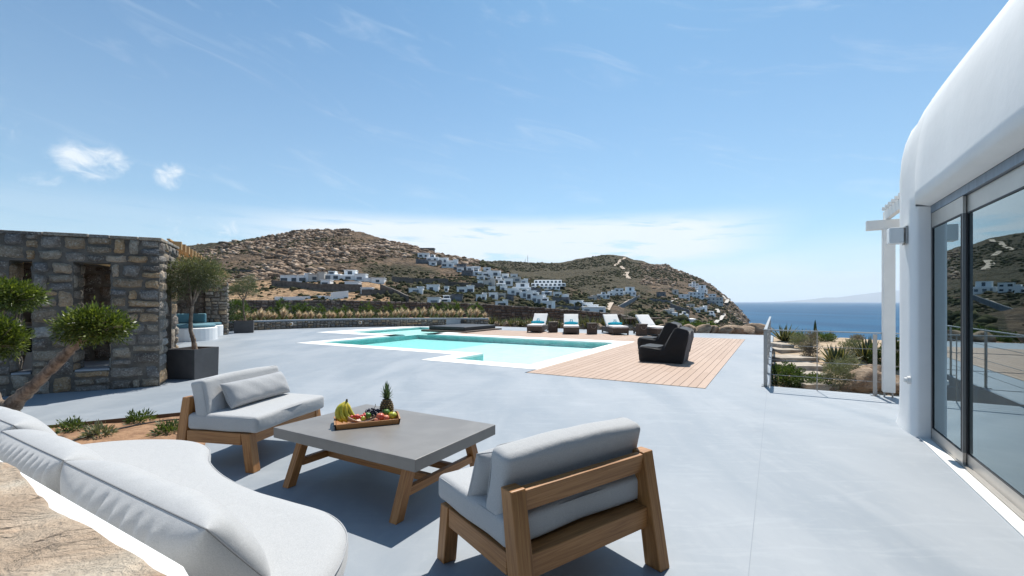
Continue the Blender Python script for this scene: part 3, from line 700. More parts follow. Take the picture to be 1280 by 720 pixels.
for a in [
 (522, 536, 317.5, 322.5, 'topmost white terrace house on the ridge', 'a'),
 (533, 548, 320, 328, 'second white terrace house down the ridge', 'd'),
 (546, 560, 323.5, 329.5, 'third white house down the ridge with a long parapet', 'a'),
 (559, 572, 325.5, 331.5, 'white ridge house with dark upper windows', 'b'),
 (552, 567, 329.5, 334.5, 'low white house in front of the ridge terrace', 'a'),
 (567, 584, 331, 337.5, 'glass fronted house with a dark roof on the ridge', 'c', 7, 'fargrey'),
 (577, 591, 339.5, 345.5, 'blue grey house half way down the ridge', 'a', 7, 'fargrey'),
 (589, 602, 337.8, 345, 'white house with an arched front half way down the ridge', 'd'),
 (602, 614, 339.5, 346, 'white house left of the last pair on the ridge', 'b'),
 (613, 626, 340, 346, 'white house at the right end of the upper ridge row', 'a'),
 (590, 600, 334, 338, 'small white house behind the arched one', 'a'),
 (604, 613, 335.5, 339, 'small pale house at the top right of the ridge row', 'a'),
 (604, 619, 350, 358.5, 'grey white house with a wide front below the ridge row', 'b', 7, 'farcream'),
 (620, 632, 351.5, 359, 'white house with blue shade beside the bright long house', 'c'),
 (630, 641, 350, 357.5, 'white cube house behind the long house', 'a'),
 (635, 651, 347.5, 353, 'pale low house with a dark roof line above the long house', 'a', 7, 'farcream'),
 (640, 664, 355.5, 364.5, 'long bright white house with a band of glass', 'c'),
 (634, 648, 362, 368.5, 'white house with a green glass front below the long house', 'a')]:
    house(*a, group=V3)
V4 = 'stepped white apartments descending to the wall'
for i, a in enumerate([
 (650, 661, 363, 373), (657, 667, 365.5, 376), (664, 673, 368, 379), (670, 679, 371, 382.5), (677, 684, 374.5, 385), (683, 690, 378.5, 388)]):
    lb = ['first and highest block of the stepped white apartments', 'second block down of the stepped white apartments', 'third block down of the stepped white apartments, with a dark recess',
          'fourth block down of the stepped white apartments', 'fifth block down, narrow and tall, of the stepped apartments', 'last and lowest block of the stepped apartments by the dark wall'][i]
    house(*a, lb, 'a' if i % 2 else 'd', 6, group=V4, turn=.25)
for a in [
 (583, 592, 334.5, 339, 'small white block above the blue grey ridge house', 'a'), (571, 579, 335.5, 340, 'small white block under the glass fronted ridge house', 'a'),
 (596, 606, 345.5, 350, 'low white block under the arched ridge house', 'a'), (607, 617, 346, 350.5, 'white block under the upper ridge pair', 'b'),
 (618, 628, 346.5, 351.5, 'white block with a small terrace under the right end of the upper row', 'c'), (627, 636, 343.5, 349, 'white block right of the upper ridge row', 'a'),
 (638, 647, 343.5, 347.5, 'uppermost small white block near the hotel', 'a'), (648, 660, 349.5, 355, 'white block just left of the hotel', 'b'),
 (625, 634, 358.5, 364, 'white block between the long bright house and the cottages', 'a'), (610, 619, 359.5, 365, 'small white block above the white cottage', 'a'),
 (643, 652, 364, 370, 'white block under the left end of the long bright house', 'a'), (536, 545, 328, 332, 'small white block under the second terrace house', 'a'),
 (597, 605, 352, 357, 'white block left of the grey white wide house', 'a'), (664, 673, 367, 372, 'white block right under the stepped apartments top', 'a')]:
    house(*a, group=V3)
# terraced hotel: three tiers with rows of openings
def hotel():
    p = cast(686, 362, y0=150); sc = p.y/569; o = empty('terraced_hotel', tuple(p), 'large white terraced hotel with three rows of dark openings', 'hotel')
    an = math.atan2(p.x, p.y)*.5; ax = Vector((math.cos(an), -math.sin(an), 0)); ay = Vector((math.sin(an), math.cos(an), 0))
    tiers = [(-22, 14, 0, 4.2, 0), (-22, 22, 4.0, 8.6, 5), (-18, 18, 8.4, 13.2, 11)]
    for (a0, a1, z0, z1, d0) in tiers:
        s_ = sc; b = MB(); a0 *= s_; a1 *= s_; z0 *= s_; z1 *= s_
        b.obox(ax*(a0+a1)/2+ay*(d0+5)+Vector((0, 0, (z0+z1)/2-(1.5 if z0 == 0 else 0))), ax*(a1-a0)/2, ay*5, (0, 0, (z1-z0)/2+(1.5 if z0 == 0 else 0)))
        b.build('tier', M['farwhite'], o, bevel=.15, segs=1)
        n = 8 if a1-a0 > 40*s_ else 7
        for k in range(n):
            c = a0+(a1-a0)*(k+.5)/n; b = MB(); h_ = (z1-z0)
            b.obox(ax*c+ay*(d0+.05)+Vector((0, 0, z0+h_*.48)), ax*(a1-a0)/n*.27, ay*.15, (0, 0, h_*.27)); b.build('window', M['farglass'], o)
hotel()
V5 = 'white houses by the dirt road'
for a in [
 (664, 676, 361.5, 366.5, 'dark fronted low block just under the hotel', 'a', 8, 'fargrey'),
 (677, 690, 363, 369.5, 'white house with a curved parapet below the hotel', 'd'),
 (692, 702, 366.5, 371.5, 'small white house right of the curved parapet house', 'a'),
 (703, 711, 369.5, 377, 'narrow white house over the grey terraces', 'a'),
 (690, 712, 374, 379, 'long low greyish house on the grey terraces', 'a', 6, 'fargrey'),
 (712, 729, 378.5, 383, 'white flat house with blue shade on the lower terrace', 'a'),
 (735, 746, 370.5, 376, 'leftmost small white house by the dirt road', 'b', 8, 'farcream'),
 (747, 762, 366.5, 373.5, 'white house with a porch by the dirt road', 'd'),
 (760, 769, 363.8, 370.5, 'white house in the middle of the dirt road row', 'b'),
 (769, 779, 362, 369, 'bright white cube house of the dirt road row', 'a'),
 (780, 795, 360.5, 369.5, 'largest white house of the dirt road row, two storeys', 'c')]:
    house(*a, group=V5, y0=100)
V6 = 'houses on the headland'
for a in [
 (862, 873, 353.5, 361, 'uppermost blue white house on the headland', 'd'),
 (871, 884, 358, 366, 'bright white house just below the top of the headland', 'c'),
 (862, 880, 364.5, 373, 'wide pale house in the middle of the headland cluster', 'b'),
 (850, 862, 369, 375, 'small pale house left of the headland cluster', 'a'),
 (886, 895, 368.5, 374, 'small white house right of the headland cluster', 'a'),
 (880, 903, 373, 380, 'long low arched house by the pale road on the headland', 'a', 9, 'farcream'),
 (841, 848, 363, 368, 'small grey tower house at the left of the headland', 'a', 6, 'farcream'),
 (858, 868, 381, 384.5, 'flat pale house on the green terrace of the headland', 'a', 7, 'farcream'),
 (869, 875, 386, 390.5, 'tiny bright hut under the headland cluster', 'a'),
 (876, 884, 383.5, 389.5, 'blue shaded house under the headland cluster', 'b'),
 (886, 894, 390.5, 396, 'white house with a dark opening by the road bend', 'c'),
 (831, 843, 387, 393.5, 'grey stone fronted house low on the headland', 'b', 7, 'farcream'),
 (841, 847, 392, 397, 'small white hut behind the black chair, low on the headland', 'a'),
 (851, 861, 391.5, 399.5, 'white house with a blue side low on the headland', 'd'),
 (864, 870, 404.5, 408.5, 'pale roof just beyond the terrace on the right', 'a'),
 (822, 832, 366, 371, 'grey house tucked into the rocks left of the headland cluster', 'a', 7, 'fargrey')]:
    house(*a, group=V6, y0=100)
# white boat-shaped villa terrace right above the garden wall
for i, (x0, x1, yt, yb, lb) in enumerate([(728, 741, 380.5, 386, 'white stepped roof above the garden wall'), (733, 748, 383.5, 389, 'white sloping roof terrace above the garden wall'), (728, 757, 387.5, 392, 'lowest white roof slab above the garden wall, long and flat')]):
    house(x0, x1, yt, yb, lb, 'a', 8, nw=2, y0=90, group='white roofs just above the garden wall')
# lookout building on the skyline and two masts
p = cast(533, 311.5); o = empty('skyline_building', tuple(p), 'dark flat roofed building on the skyline of the near hill', 'building'); sc = p.y/569
b = MB(); b.box(-8*sc, 9*sc, 0, 6, -2, 2.6*sc); b.build('wall', M['fargrey'], o); b = MB(); b.box(-10*sc, 10*sc, -1.2, 6.2, 2.6*sc, 3.3*sc); b.build('roof', M['fargrey'], o)
for (mx, my, mh, lb) in [(659.5, 328.5, 9, 'tall thin lattice mast on the far ridge'), (656.5, 328.5, 4.5, 'shorter thin mast beside the tall one on the far ridge')]:
    p = cast(mx, my, y0=300); sc = p.y/569; o = empty('radio_mast', tuple(p), lb, 'mast'); h_ = mh*sc
    b = MB()
    for k in range(3): a = k*2.094; b.tube([(1.1*math.cos(a), 1.1*math.sin(a), -1), (.25*math.cos(a), .25*math.sin(a), h_)], .16, 4)
    for q in range(6):
        z = h_*q/6; r0 = 1.1-.85*q/6
        for k in range(3): a = k*2.094; b.tube([(r0*math.cos(a), r0*math.sin(a), z), ((r0-.14)*math.cos(a+2.094), (r0-.14)*math.sin(a+2.094), z+h_/6)], .09, 3)
    b.build('lattice', M['steel'], o); b = MB(); b.tube([(0, 0, h_*.95), (0, 0, h_*1.15)], .12, 5); b.build('antenna', M['steel'], o)
# the air between here and the horizon
b = MB(); b.box(-48000, 48000, -48000, 48000, SEA-10, 1400)
mh = bpy.data.materials.new('sea_haze'); mh.use_nodes = True; t = NT(mh.node_tree); t.n.clear()
vp = t.new('ShaderNodeVolumePrincipled'); vp.inputs['Color'].default_value = (.86, .93, 1, 1); vp.inputs['Density'].default_value = 3.0e-5; vp.inputs['Anisotropy'].default_value = .2
t.link(vp.outputs[0], t.new('ShaderNodeOutputMaterial').inputs['Volume'])
HAZE = clean(b.build('haze', mh), kind='stuff')
# ================================================================== TERRACE, POOL, DECK
M['joint'] = mat('joint_filler', (.25, .28, .315), .8)
def uvrects(rects, holes):     # split rectangles (u0,u1,v0,v1) around holes
    out = []
    for (u0, u1, v0, v1) in rects:
        us = sorted({u0, u1, *[h for q in holes for h in q[:2] if u0 < h < u1]}); vs = sorted({v0, v1, *[h for q in holes for h in q[2:] if v0 < h < v1]})
        for i in range(len(us)-1):
            for j in range(len(vs)-1):
                cu, cv = (us[i]+us[i+1])/2, (vs[j]+vs[j+1])/2
                if not any(h[0] < cu < h[1] and h[2] < cv < h[3] for h in holes): out.append((us[i], us[i+1], vs[j], vs[j+1]))
    return out
RIM = [(8.95, 17.0, -7.9, -4.55), (10.35, 17.0, -15.05, -7.9), (14.4, 21.3, -19.4, -13.45), (17.0, 21.3, -13.45, -13.0)]
WAT = [(9.55, 16.2, -7.3, -5.05), (10.95, 16.2, -14.45, -7.3), (15.3, 20.6, -18.2, -13.9), (14.3, 16.2, -14.45, -13.9)]
DECK = [(8.45, 17.0, -4.55, -1.05), (17.0, 20.3, -13.0, -1.05), (8.45, 8.95, -4.6, -4.55)]
TERR = [(-5, 23.3, -30, -.10), (-5, 9.28, -.10, 2.2)]
b = MB()
for (u0, u1, v0, v1) in uvrects(TERR, RIM+DECK): b.uvbox(u0, u1, v0, v1, -.35, 0, .5)
# merge the pieces into one clean slab: only the top quads matter
b2 = MB()
for (u0, u1, v0, v1) in uvrects(TERR, RIM+DECK): b2.add([UV(u0, v0), UV(u1, v0), UV(u1, v1), UV(u0, v1)], [(0, 3, 2, 1)])
for (u0, u1, v0, v1) in [(-5, 23.3, -.10, -.10), (23.3, 23.3, -30, -.10), (9.28, 9.28, -.10, 2.2)]:
    b2.add([UV(u0, v0, -1.0), UV(u1, v1, -1.0), UV(u1, v1, 0), UV(u0, v0, 0)], [(0, 1, 2, 3)])
clean(b2.build('terrace_floor', M['cement']), kind='structure')
pr = empty('swimming_pool', UV(12.5, -9.5), 'turquoise swimming pool with a white rim and stepped outline', 'swimming pool')
b = MB()
for q in uvrects(RIM, WAT): b.uvbox(*q, -.05, .006, .5)
b.build('rim', M['trim'], pr, world=True)
def basin(wat, zb, nm, floor_m, wall_m):
    b = MB()
    for (u0, u1, v0, v1) in wat: b.add([UV(u0, v0, zb), UV(u1, v0, zb), UV(u1, v1, zb), UV(u0, v1, zb)], [(0, 3, 2, 1)])
    b.build(nm, M[floor_m], pr, world=True)
basin([WAT[0], (10.95, 16.2, -10.2, -7.3)], -.24, 'basin_floor', 'basin', 'tealwall'); basin([(10.95, 16.2, -14.45, -10.2)], -.242, 'depth_tint_floor', 'tintfloor', 'tealwall'); basin([(16.2, 20.6, -18.2, -13.9), (15.3, 16.2, -18.2, -14.45)], -.14, 'shelf_floor', 'basin', 'tealwall')
b = MB(); es = 0.0
def vwall(u0, v0, u1, v1, z0=-.245, z1=-.05): b.add([UV(u0, v0, z0), UV(u1, v1, z0), UV(u1, v1, z1), UV(u0, v0, z1)], [(0, 1, 2, 3)])
for s_ in [(9.55, -7.3, 9.55, -5.05), (9.55, -5.05, 16.2, -5.05), (16.2, -5.05, 16.2, -13.9), (10.95, -7.3, 9.55, -7.3), (10.95, -14.45, 10.95, -7.3), (14.3, -14.45, 10.95, -14.45), (16.2, -13.9, 16.2, -14.45), (16.2, -14.45, 14.3, -14.45)]: vwall(*s_)
for s_ in [(15.3, -18.2, 20.6, -18.2), (20.6, -18.2, 20.6, -13.9), (20.6, -13.9, 16.2, -13.9), (15.3, -14.45, 15.3, -18.2)]: vwall(*s_, z0=-.145, z1=-.05)
b.build('basin_wall', M['tealwall'], pr, world=True)
b = MB()
for (u0, u1, v0, v1) in uvrects([(9.55, 16.2, -7.3, -5.05), (10.95, 16.2, -14.45, -7.3), (15.3, 20.6, -18.2, -14.45), (16.2, 20.6, -14.45, -13.9)], []): b.add([UV(u0, v0, -.035), UV(u1, v0, -.035), UV(u1, v1, -.035), UV(u0, v1, -.035)], [(0, 3, 2, 1)])
b.build('water', M['pool'], pr, world=True)
o = empty('floor_joint', UV(4, -.13, .002), 'thin straight joint line cut in the cement floor in line with the railing', 'joint'); b = MB(); b.uvbox(-4, 9.1, -.132, -.128, -.001, .0015); b.build('joint_line', M['joint'], o, world=True)
# black covered spa platform
sp = empty('spa_cover', UV(19, -14), 'flat black covered spa platform at the far end of the pool', 'spa platform')
b = MB(); b.uvbox(17.7, 20.9, -15.6, -12.75, -.02, .07); b.build('base', M['wicker'], sp, world=True)
b = MB(); b.uvbox(17.95, 20.75, -15.3, -13.05, .071, .26); b.build('cover', M['black'], sp, world=True, bevel=.03)
# deck
dk = MB(); random.seed(5)
def boards(u0, u1, v0, v1):
    n = round((v1-v0)/.145)
    for k in range(n):
        a = v0+(v1-v0)*k/n; c = v0+(v1-v0)*(k+1)/n; s = u0
        st = random.uniform(.8, 2.6)
        while s < u1-.01:
            e = min(u1, s+st); dk.uvbox(s+.002, e-.002, a+.004, c-.004, -.03, .008); s = e; st = random.uniform(2.0, 3.2)
boards(8.45, 17.0, -4.55, -1.05); boards(17.0, 20.3, -13.0, -1.05)
clean(dk.build('wooden_deck', M['deck']), kind='structure')
b = MB(); b.add([UV(8.45, -4.55, -.032), UV(20.3, -4.55, -.032), UV(20.3, -1.05, -.032), UV(8.45, -1.05, -.032)], [(0, 3, 2, 1)]); b.add([UV(17, -13, -.033), UV(20.3, -13, -.033), UV(20.3, -4.55, -.033), UV(17, -4.55, -.033)], [(0, 3, 2, 1)])
clean(b.build('deck_base', M['seal']), kind='structure')

# ================================================================== WHITE HOUSE ON THE RIGHT
hs = empty('white_villa', UV(5, 1.8), 'white plastered villa with rounded roof edge and sliding glass doors', 'house')
prof = [(1.30, 2.575), (1.302, 2.70), (1.32, 3.0), (1.355, 3.3), (1.40, 3.52), (1.475, 3.71), (1.60, 3.87), (1.80, 3.97), (2.1, 3.99), (2.6, 3.93), (6.2, 3.6)]
us = [-2.5, -1, 0, 1, 2, 3, 3.6, 4.2, 4.8, 5.3, 5.8, 6.2, 6.46]
b = MB(); rows = []
for u in us:
    wob = lambda z: .006*math.sin(u*2.1+z*3)
    rows.append([UV(u, 1.455, 2.54)]+[UV(u, v+wob(z), z) for v, z in prof])
for u, k in ((6.50, .35), (6.54, .8), (6.60, 1.0)):
    rows.append([UV(u, 1.455, 2.54)]+[UV(u, v+(max(v, 1.332)-v)*k, z) for v, z in prof])
b.grid(rows, flip=True)
b.build('upper_wall', M['white'], hs, world=True, smooth=True)
# corner of the house in one piece: vertical wall, slight flare at the foot, rounded shoulder above
foot = [(6.575, 1.47, 0, 1), (6.575, 1.365, 0, 1), (6.60, 1.335, 0, 1), (6.9, 1.332, 0, 1), (7.2, 1.332, 0, 1), (7.33, 1.334, 0, 1), (7.39, 1.35, -.38, .92), (7.43, 1.385, -.7, .7), (7.455, 1.44, -.92, .38), (7.46, 1.55, -1, .30), (7.46, 2.2, -1, 0), (7.46, 6.2, -1, 0)]
lev = [(0, -.045), (.05, -.03), (.15, -.012), (.4, 0), (1.2, 0), (2.2, 0), (2.535, 0), (2.55, 0), (2.7, 0), (3.0, .0)]+[(z, v-1.332) for v, z in prof if z > 3.05 and v < 2.2]
rows = []
for z, o_ in lev:
    row = []
    for u, v, du, dv in foot:
        oo = o_ if (o_ >= 0 or u > 6.8) else 0
        if u < 6.59 and z > 2.54: v = 1.333
        sc_ = 1.0 if u < 7.3 else .55
        zt = min(z, 3.4 if v < 3 else 3.1) if v > 2 else z
        row.append(UV(u+du*oo*sc_, v+dv*oo*(1 if u < 7.3 else .8), zt-.20*max(0, zt-3)*((u-6.575)/.885)**2))
    rows.append(row)
rows.append([UV(6.0, 3.2, 3.8)]*len(foot))
b = MB(); b.grid(rows, flip=True); b.build('corner_pier', M['white'], hs, world=True, smooth=True)
b = MB(); b.uvbox(-2.5, 6.6, 1.36, 1.452, 0.001, .012); b.build('threshold', M['trim'], hs, world=True)
b = MB(); b.uvbox(-2.5, 6.572, 1.458, 1.50, 2.46, 2.538); b.build('head_flashing', M['blueband'], hs, world=True)
# interior: a plain room behind the glass
b = MB(); b.uvbox(-2.5, 7.35, 1.62, 6.2, -.02, -.001); b.build('room_floor', mat('dark_room_floor', (.16, .15, .14), .5), hs, world=True)
b = MB(); b.uvbox(-2.5, 7.3, 6.0, 6.2, 0, 2.6); b.uvbox(7.2, 7.33, 1.62, 6.0, 0, 2.6); b.uvbox(-2.5, 7.35, 1.62, 6.2, 2.60, 2.68); b.uvbox(-2.7, -2.5, 1.5, 6.2, 0, 2.7); b.build('room_wall', mat('room_wall', (.30, .29, .28), .8), hs, world=True)
def leaf(u0, u1, v, nm='sliding_door'):
    b = MB(); w_ = .03
    b.uvbox(u0, u1, v-.011, v+.011, .03, .135)
    fr = b.build(nm, M['alu'], hs, world=True)
    b = MB(); b.uvbox(u0, u1, v-.011, v+.011, 2.30, 2.455); b.build('top_rail', M['alu'], fr, world=True)
    b = MB(); b.uvbox(u0, u0+w_, v-.012, v+.012, .135, 2.30); b.uvbox(u1-w_, u1, v-.012, v+.012, .135, 2.30); b.build('stile', M['aludark'], fr, world=True)
    b = MB(); b.uvbox(u0+w_, u0+w_+.012, v-.015, v-.008, .135, 2.3); b.uvbox(u1-w_-.012, u1-w_, v-.015, v-.008, .135, 2.3); b.uvbox(u0+w_, u1-w_, v-.015, v-.008, 2.287, 2.301); b.uvbox(u0+w_, u1-w_, v-.015, v-.008, .134, .142); b.build('seal', M['seal'], fr, world=True)
    b = MB(); b.uvbox(u0+w_+.002, u1-w_-.002, v-.006, v+.006, .137, 2.298); b.build('pane', M['glass'], fr, world=True)
leaf(5.60, 6.55, 1.472); leaf(3.35, 5.62, 1.50); leaf(1.2, 3.37, 1.472); leaf(-1, 1.22, 1.50)
b = MB(); b.uvbox(6.55, 6.574, 1.46, 1.52, .012, 2.46); b.build('door_frame', M['aludark'], hs, world=True)
b = MB(); b.uvbox(-2.5, 6.53, 1.455, 1.60, .002, .03); b.build('door_track', M['alu'], hs, world=True)
# wall lamp and small spotlight on the pier
lc = UV(6.98, 1.332, 2.28); lp = empty('wall_lamp', tuple(lc), 'square glass wall lamp high on the white corner pier', 'wall lamp')
n_ = UV(0, -1); uu = UV(1, 0)
b = MB(); b.obox(lc+n_*.012, uu*.095, n_*.012, (0, 0, .105)); b.build('back_plate', M['steel'], lp, world=True, bevel=.004)
b = MB(); b.obox(lc+n_*.10, uu*.075, n_*.07, (0, 0, .095)); b.build('glass_box', M['lamp_glass'], lp, world=True, bevel=.012)
b = MB(); b.tube([lc+n_*.024, lc+n_*.028], .045, 14); b.build('bulb_holder', M['steel'], lp, world=True)
b = MB()
for sx_ in (-1, 1):
    for sz in (-1, 1): b.tube([lc+uu*sx_*.07+Vector((0, 0, sz*.08))+n_*.02, lc+uu*sx_*.07+Vector((0, 0, sz*.08))+n_*.08], .006, 6)
b.build('standoff', M['steel'], lp, world=True)
lc = UV(6.80, 1.332, .60); o = empty('wall_spotlight', tuple(lc), 'small round white wall light low on the white corner pier', 'spotlight')
b = MB(); b.tube([lc, lc+n_*.03], .045, 16); b.build('ring', M['plug'], o, world=True); b = MB(); b.tube([lc+n_*.031, lc+n_*.055], .028, 12); b.build('lens', M['lamp_glass'], o, world=True)

# ================================================================== WHITE PERGOLA BY THE SEA STEPS
pg = empty('white_pergola', tuple(P(1110, 497)), 'white timber pergola standing beyond the corner of the villa', 'pergola')
pp = UV(9.15, 1.53)
b = MB(); a, c = UV(.07, 0), UV(0, .075); b.obox(pp+Vector((0, 0, 1.36)), a, c, (0, 0, 1.28)); b.build('post', M['paint'], pg, world=True, bevel=.006)
b = MB()
for s_ in (-1, 1): b.tube([pp+UV(0, .05*s_), pp+UV(0, .05*s_)+Vector((0, 0, .09))], .012, 8)
b.build('steel_pin', M['steel'], pg, world=True)
b = MB(); b.bar(UV(9.15, 1.25, 2.71), UV(9.15, 4.5, 2.71), .10, .15); b.build('cross_beam', M['paint'], pg, world=True, bevel=.004)
for k in range(4):
    v = 1.52+.75*k
    b = MB(); b.bar(UV(7.5, v, 2.86), UV(9.3, v, 2.86), .07, .14); b.build('rafter', M['paint'], pg, world=True, bevel=.004)
b = MB()
for k in range(8): b.bar(UV(7.6+.22*k, 1.45, 2.96), UV(7.6+.22*k, 4.2, 2.96), .05, .05)
b.build('roof_slats', M['paint'], pg, world=True)

# ================================================================== STEEL RAILINGS
def railing(pts, label, thin=(), z=1.0, end_last=True):
    o = empty('steel_railing', tuple(pts[0]), label, 'railing'); d = (pts[-1]-pts[0]).normalized(); s_ = Vector((-d.y, d.x, 0))
    for i, p in enumerate(pts):
        b = MB()
        if i in thin: b.tube([p, p+Vector((0, 0, z-.02))], .008, 8)
        else: b.obox(p+Vector((0, 0, z/2-.01)), d*.028, s_*.012, (0, 0, z/2-.012))
        po = b.build('post', M['steel'], o, world=True, bevel=.002)
        if i not in thin:
            b = MB(); b.obox(p+Vector((0, 0, .006)), d*.06, s_*.06, (0, 0, .006)); b.build('foot_plate', M['steel'], po, world=True)
    b = MB(); b.obox((pts[0]+pts[-1])/2+Vector((0, 0, z)), (pts[-1]-pts[0])/2+d*.03, s_*.025, (0, 0, .008)); b.build('top_rail', M['steel'], o, world=True)
    for zz in (.22, .48, .74):
        b = MB(); b.tube([pts[0]+Vector((0, 0, zz)), pts[-1]+Vector((0, 0, zz))], .0045, 6); b.build('cable', M['steel'], o, world=True)
    return o
railing([UV(9.2, -.16), UV(9.2, .60), UV(9.2, 1.37), UV(9.2, 2.6)], 'steel cable railing in front of the stone steps', thin=(1,))
railing([UV(9.34+1.6*k, -.16) for k in range(6)], 'steel railing running away along the terrace edge, seen end on')

# ================================================================== STONE BUILDING ON THE LEFT
PC = Vector((-6.25, 8.08, 0)); PD = Vector((-.897, -.441, 0)).normalized(); PN = Vector((-.441, .897, 0)).normalized()   # along the front (leftwards), inwards
def SB(s, d, z=0): return PC+PD*s+PN*d+Vector((0, 0, z))
def stones(b, org, ax, nrm, L, z0, z1, holes=(), rmin=.13, rmax=.27, seed=1, depth=.035):
    """random rubble facing: individual rounded blocks of very mixed sizes on a face starting at org running along ax"""
    rd = random.Random(seed); rects = []
    def cut(a, c, za, zb, lvl=0):
        w_, h = c-a, zb-za; mw, mh = rmax*rd.uniform(1.2, 2.1), rmax*rd.uniform(.75, 1.35)
        if w_ > mw and (w_/mw > h/mh or h <= mh) and w_ > rmin*1.3:
            m = a+w_*rd.uniform(.3, .7); cut(a, m, za, zb); cut(m, c, za, zb)
        elif h > mh and h > rmin*1.3:
            m = za+h*rd.uniform(.32, .68); cut(a, c, za, m); cut(a, c, m, zb)
        else: rects.append((a, c, za, zb))
    if holes:       # solid strips between and above the openings
        es = sorted({0, L, *[h for q in holes for h in q[:2]]})
        for a, c in zip(es, es[1:]):
            hz = [q for q in holes if q[0] < (a+c)/2 < q[1]]
            if hz:
                if hz[0][2] > z0: cut(a, c, z0, hz[0][2])
            else: cut(a, c, z0, holes[0][3])
        cut(0, L, holes[0][3], z1)
    else: cut(0, L, z0, z1)
    flip = ax.cross(Vector((0, 0, 1))).dot(nrm) < 0
    for a, c, za, zb in rects:
        g = .002; n = 6; pr_ = depth*rd.uniform(.5, 1.7); r = rd.random(); tl = rd.uniform(-.05, .05); ty_ = rd.uniform(-.05, .05); jw = min(c-a, zb-za)*.20
        cj = [(rd.uniform(0, jw), rd.uniform(0, jw)) for _ in range(4)]; ca, cc, cza, czb = a+g, c-g, za+g, zb-g; ph = rd.uniform(0, 9); rows = []
        for i in range(n+1):
            row = []
            for k in range(n+1):
                p_, q_ = i/n, k/n; x = ca+(cc-ca)*p_; y = cza+(czb-cza)*q_
                x += (cj[0][0]*(1-p_)*(1-q_)+cj[1][0]*(1-p_)*q_-cj[2][0]*p_*(1-q_)-cj[3][0]*p_*q_)+.006*math.sin(q_*9+ph)
                y += (cj[0][1]*(1-p_)*(1-q_)-cj[1][1]*(1-p_)*q_+cj[2][1]*p_*(1-q_)-cj[3][1]*p_*q_)+.006*math.sin(p_*8+ph*2)
                e = min(p_, 1-p_, q_, 1-q_)
                o_ = -.012 if e == 0 else pr_*(1-(1-min(1, e*6))**2)+rd.uniform(-.0035, .0035)+tl*(p_-.5)*(c-a)+ty_*(q_-.5)*(zb-za)
                row.append(org+ax*x+nrm*o_+Vector((0, 0, y)))
            rows.append(row)
        b.grid(rows, r=r, flip=flip)
sb = empty('stone_pavilion', tuple(PC), 'open grey rubble stone pavilion with square openings on the left', 'stone building')
cols = [(0, .69), (1.158, 1.68), (1.93, 2.5), (3.05, 9.5)]
TH = .45
core = MB()
def cbox(s0, s1, d0, d1, z0, z1): core.obox(SB((s0+s1)/2, (d0+d1)/2, (z0+z1)/2), PD*(s1-s0)/2, PN*(d1-d0)/2, (0, 0, (z1-z0)/2))
for a, c in cols: cbox(a+.01, c-.01, .01, TH-.01, -.3, 2.16)
cbox(.01, 9.5, .01, TH-.01, 2.16, 2.58)
for a, c in ((.69, 1.158), (1.68, 1.93), (2.5, 3.05)): cbox(a-.01, c+.01, .012, TH-.012, -.3, .33)
# side wall: pier, opening, pier, lintel
cbox(.01, TH-.01, TH, .5, -.3, 2.16); cbox(.012, TH-.012, .95, 1.4, -.3, 2.3); cbox(.012, TH-.012, TH, 1.4, 2.161, 2.56)
core.build('wall_core', M['mortar'], sb, world=True)
fc = MB(); nf = -PN; ns_ = -PD
stones(fc, SB(0, 0), PD, nf, 5.2, -.02, 2.6, [(.69, 1.158, .33, 2.16), (1.68, 1.93, .33, 2.16), (2.5, 3.05, .33, 2.16)], seed=11, rmax=.27)
stones(fc, SB(0, 0), PN, ns_, 1.4, -.02, 2.6, [(.5, .95, -.1, 2.2)], seed=12, rmax=.30, depth=.022)
for s_ in (1.158, 1.93): stones(fc, SB(s_, 0), PN, -PD, TH, .33, 2.16, seed=int(s_*10), depth=.02, rmax=.34)       # jambs seen from the right
for s_ in (.69, 1.68): stones(fc, SB(s_, 0), PN, PD, TH, .33, 2.16, seed=int(s_*10), depth=.02, rmax=.34)
stones(fc, SB(0, .95), PD, nf, TH, -.02, 2.2, seed=21, depth=.02, rmax=.34); stones(fc, SB(0, .5), PD, PN, TH, -.02, 2.2, seed=22); stones(fc, SB(0, 1.4), PD, PN, TH, -.02, 2.6, seed=23)
fc.build('stone_facing', M['stone'], sb, world=True, smooth=True)
cp = MB(); rd = random.Random(4)
s = -.03
while s < 5.2:
    w_ = rd.uniform(.25, .6); cp.obox(SB(s+w_/2, TH/2, 2.60+rd.uniform(0, .012)), PD*(w_/2-.006), PN*(TH/2+.03), (0, 0, .028)); s += w_
s = TH+.04
while s < 1.36:
    w_ = min(rd.uniform(.25, .5), 1.45-s); cp.obox(SB(TH/2, s+w_/2, 2.60+rd.uniform(0, .012)), PD*(TH/2+.03), PN*(w_/2-.006), (0, 0, .028)); s += w_
cp.build('coping', M['stone'], sb, world=True, bevel=.012)
# shelf sill in the openings, back wall, slatted roof
for a, c in ((.70, 1.15), (1.69, 1.92)): b = MB(); b.obox(SB((a+c)/2, TH/2, .345), PD*(c-a)/2, PN*(TH/2-.02), (0, 0, .015)); b.build('sill', M['cement'], sb, world=True)
b = MB(); b.obox(SB(4.95, 5.2, 1.25), PD*4.15, PN*.2, (0, 0, 1.5)); b.obox(SB(7.5, 3, 1.25), PD*.2, PN*2.6, (0, 0, 1.3)); b.build('back_wall', M['mortar'], sb, world=True)
b = MB(); stones(b, SB(.8, 5.0), PD, -PN, 7, 0, 2.6, seed=31, rmin=.2, rmax=.35); b.build('back_stone_facing', M['stone_dark'], sb, world=True, smooth=True)
b = MB()
for k in range(46): b.obox(SB(4.2, TH+.05+.10*k, 2.46), PD*4.2, PN*.034, (0, 0, .02))
b.build('roof_slats', M['pine'], sb, world=True)
b = MB()
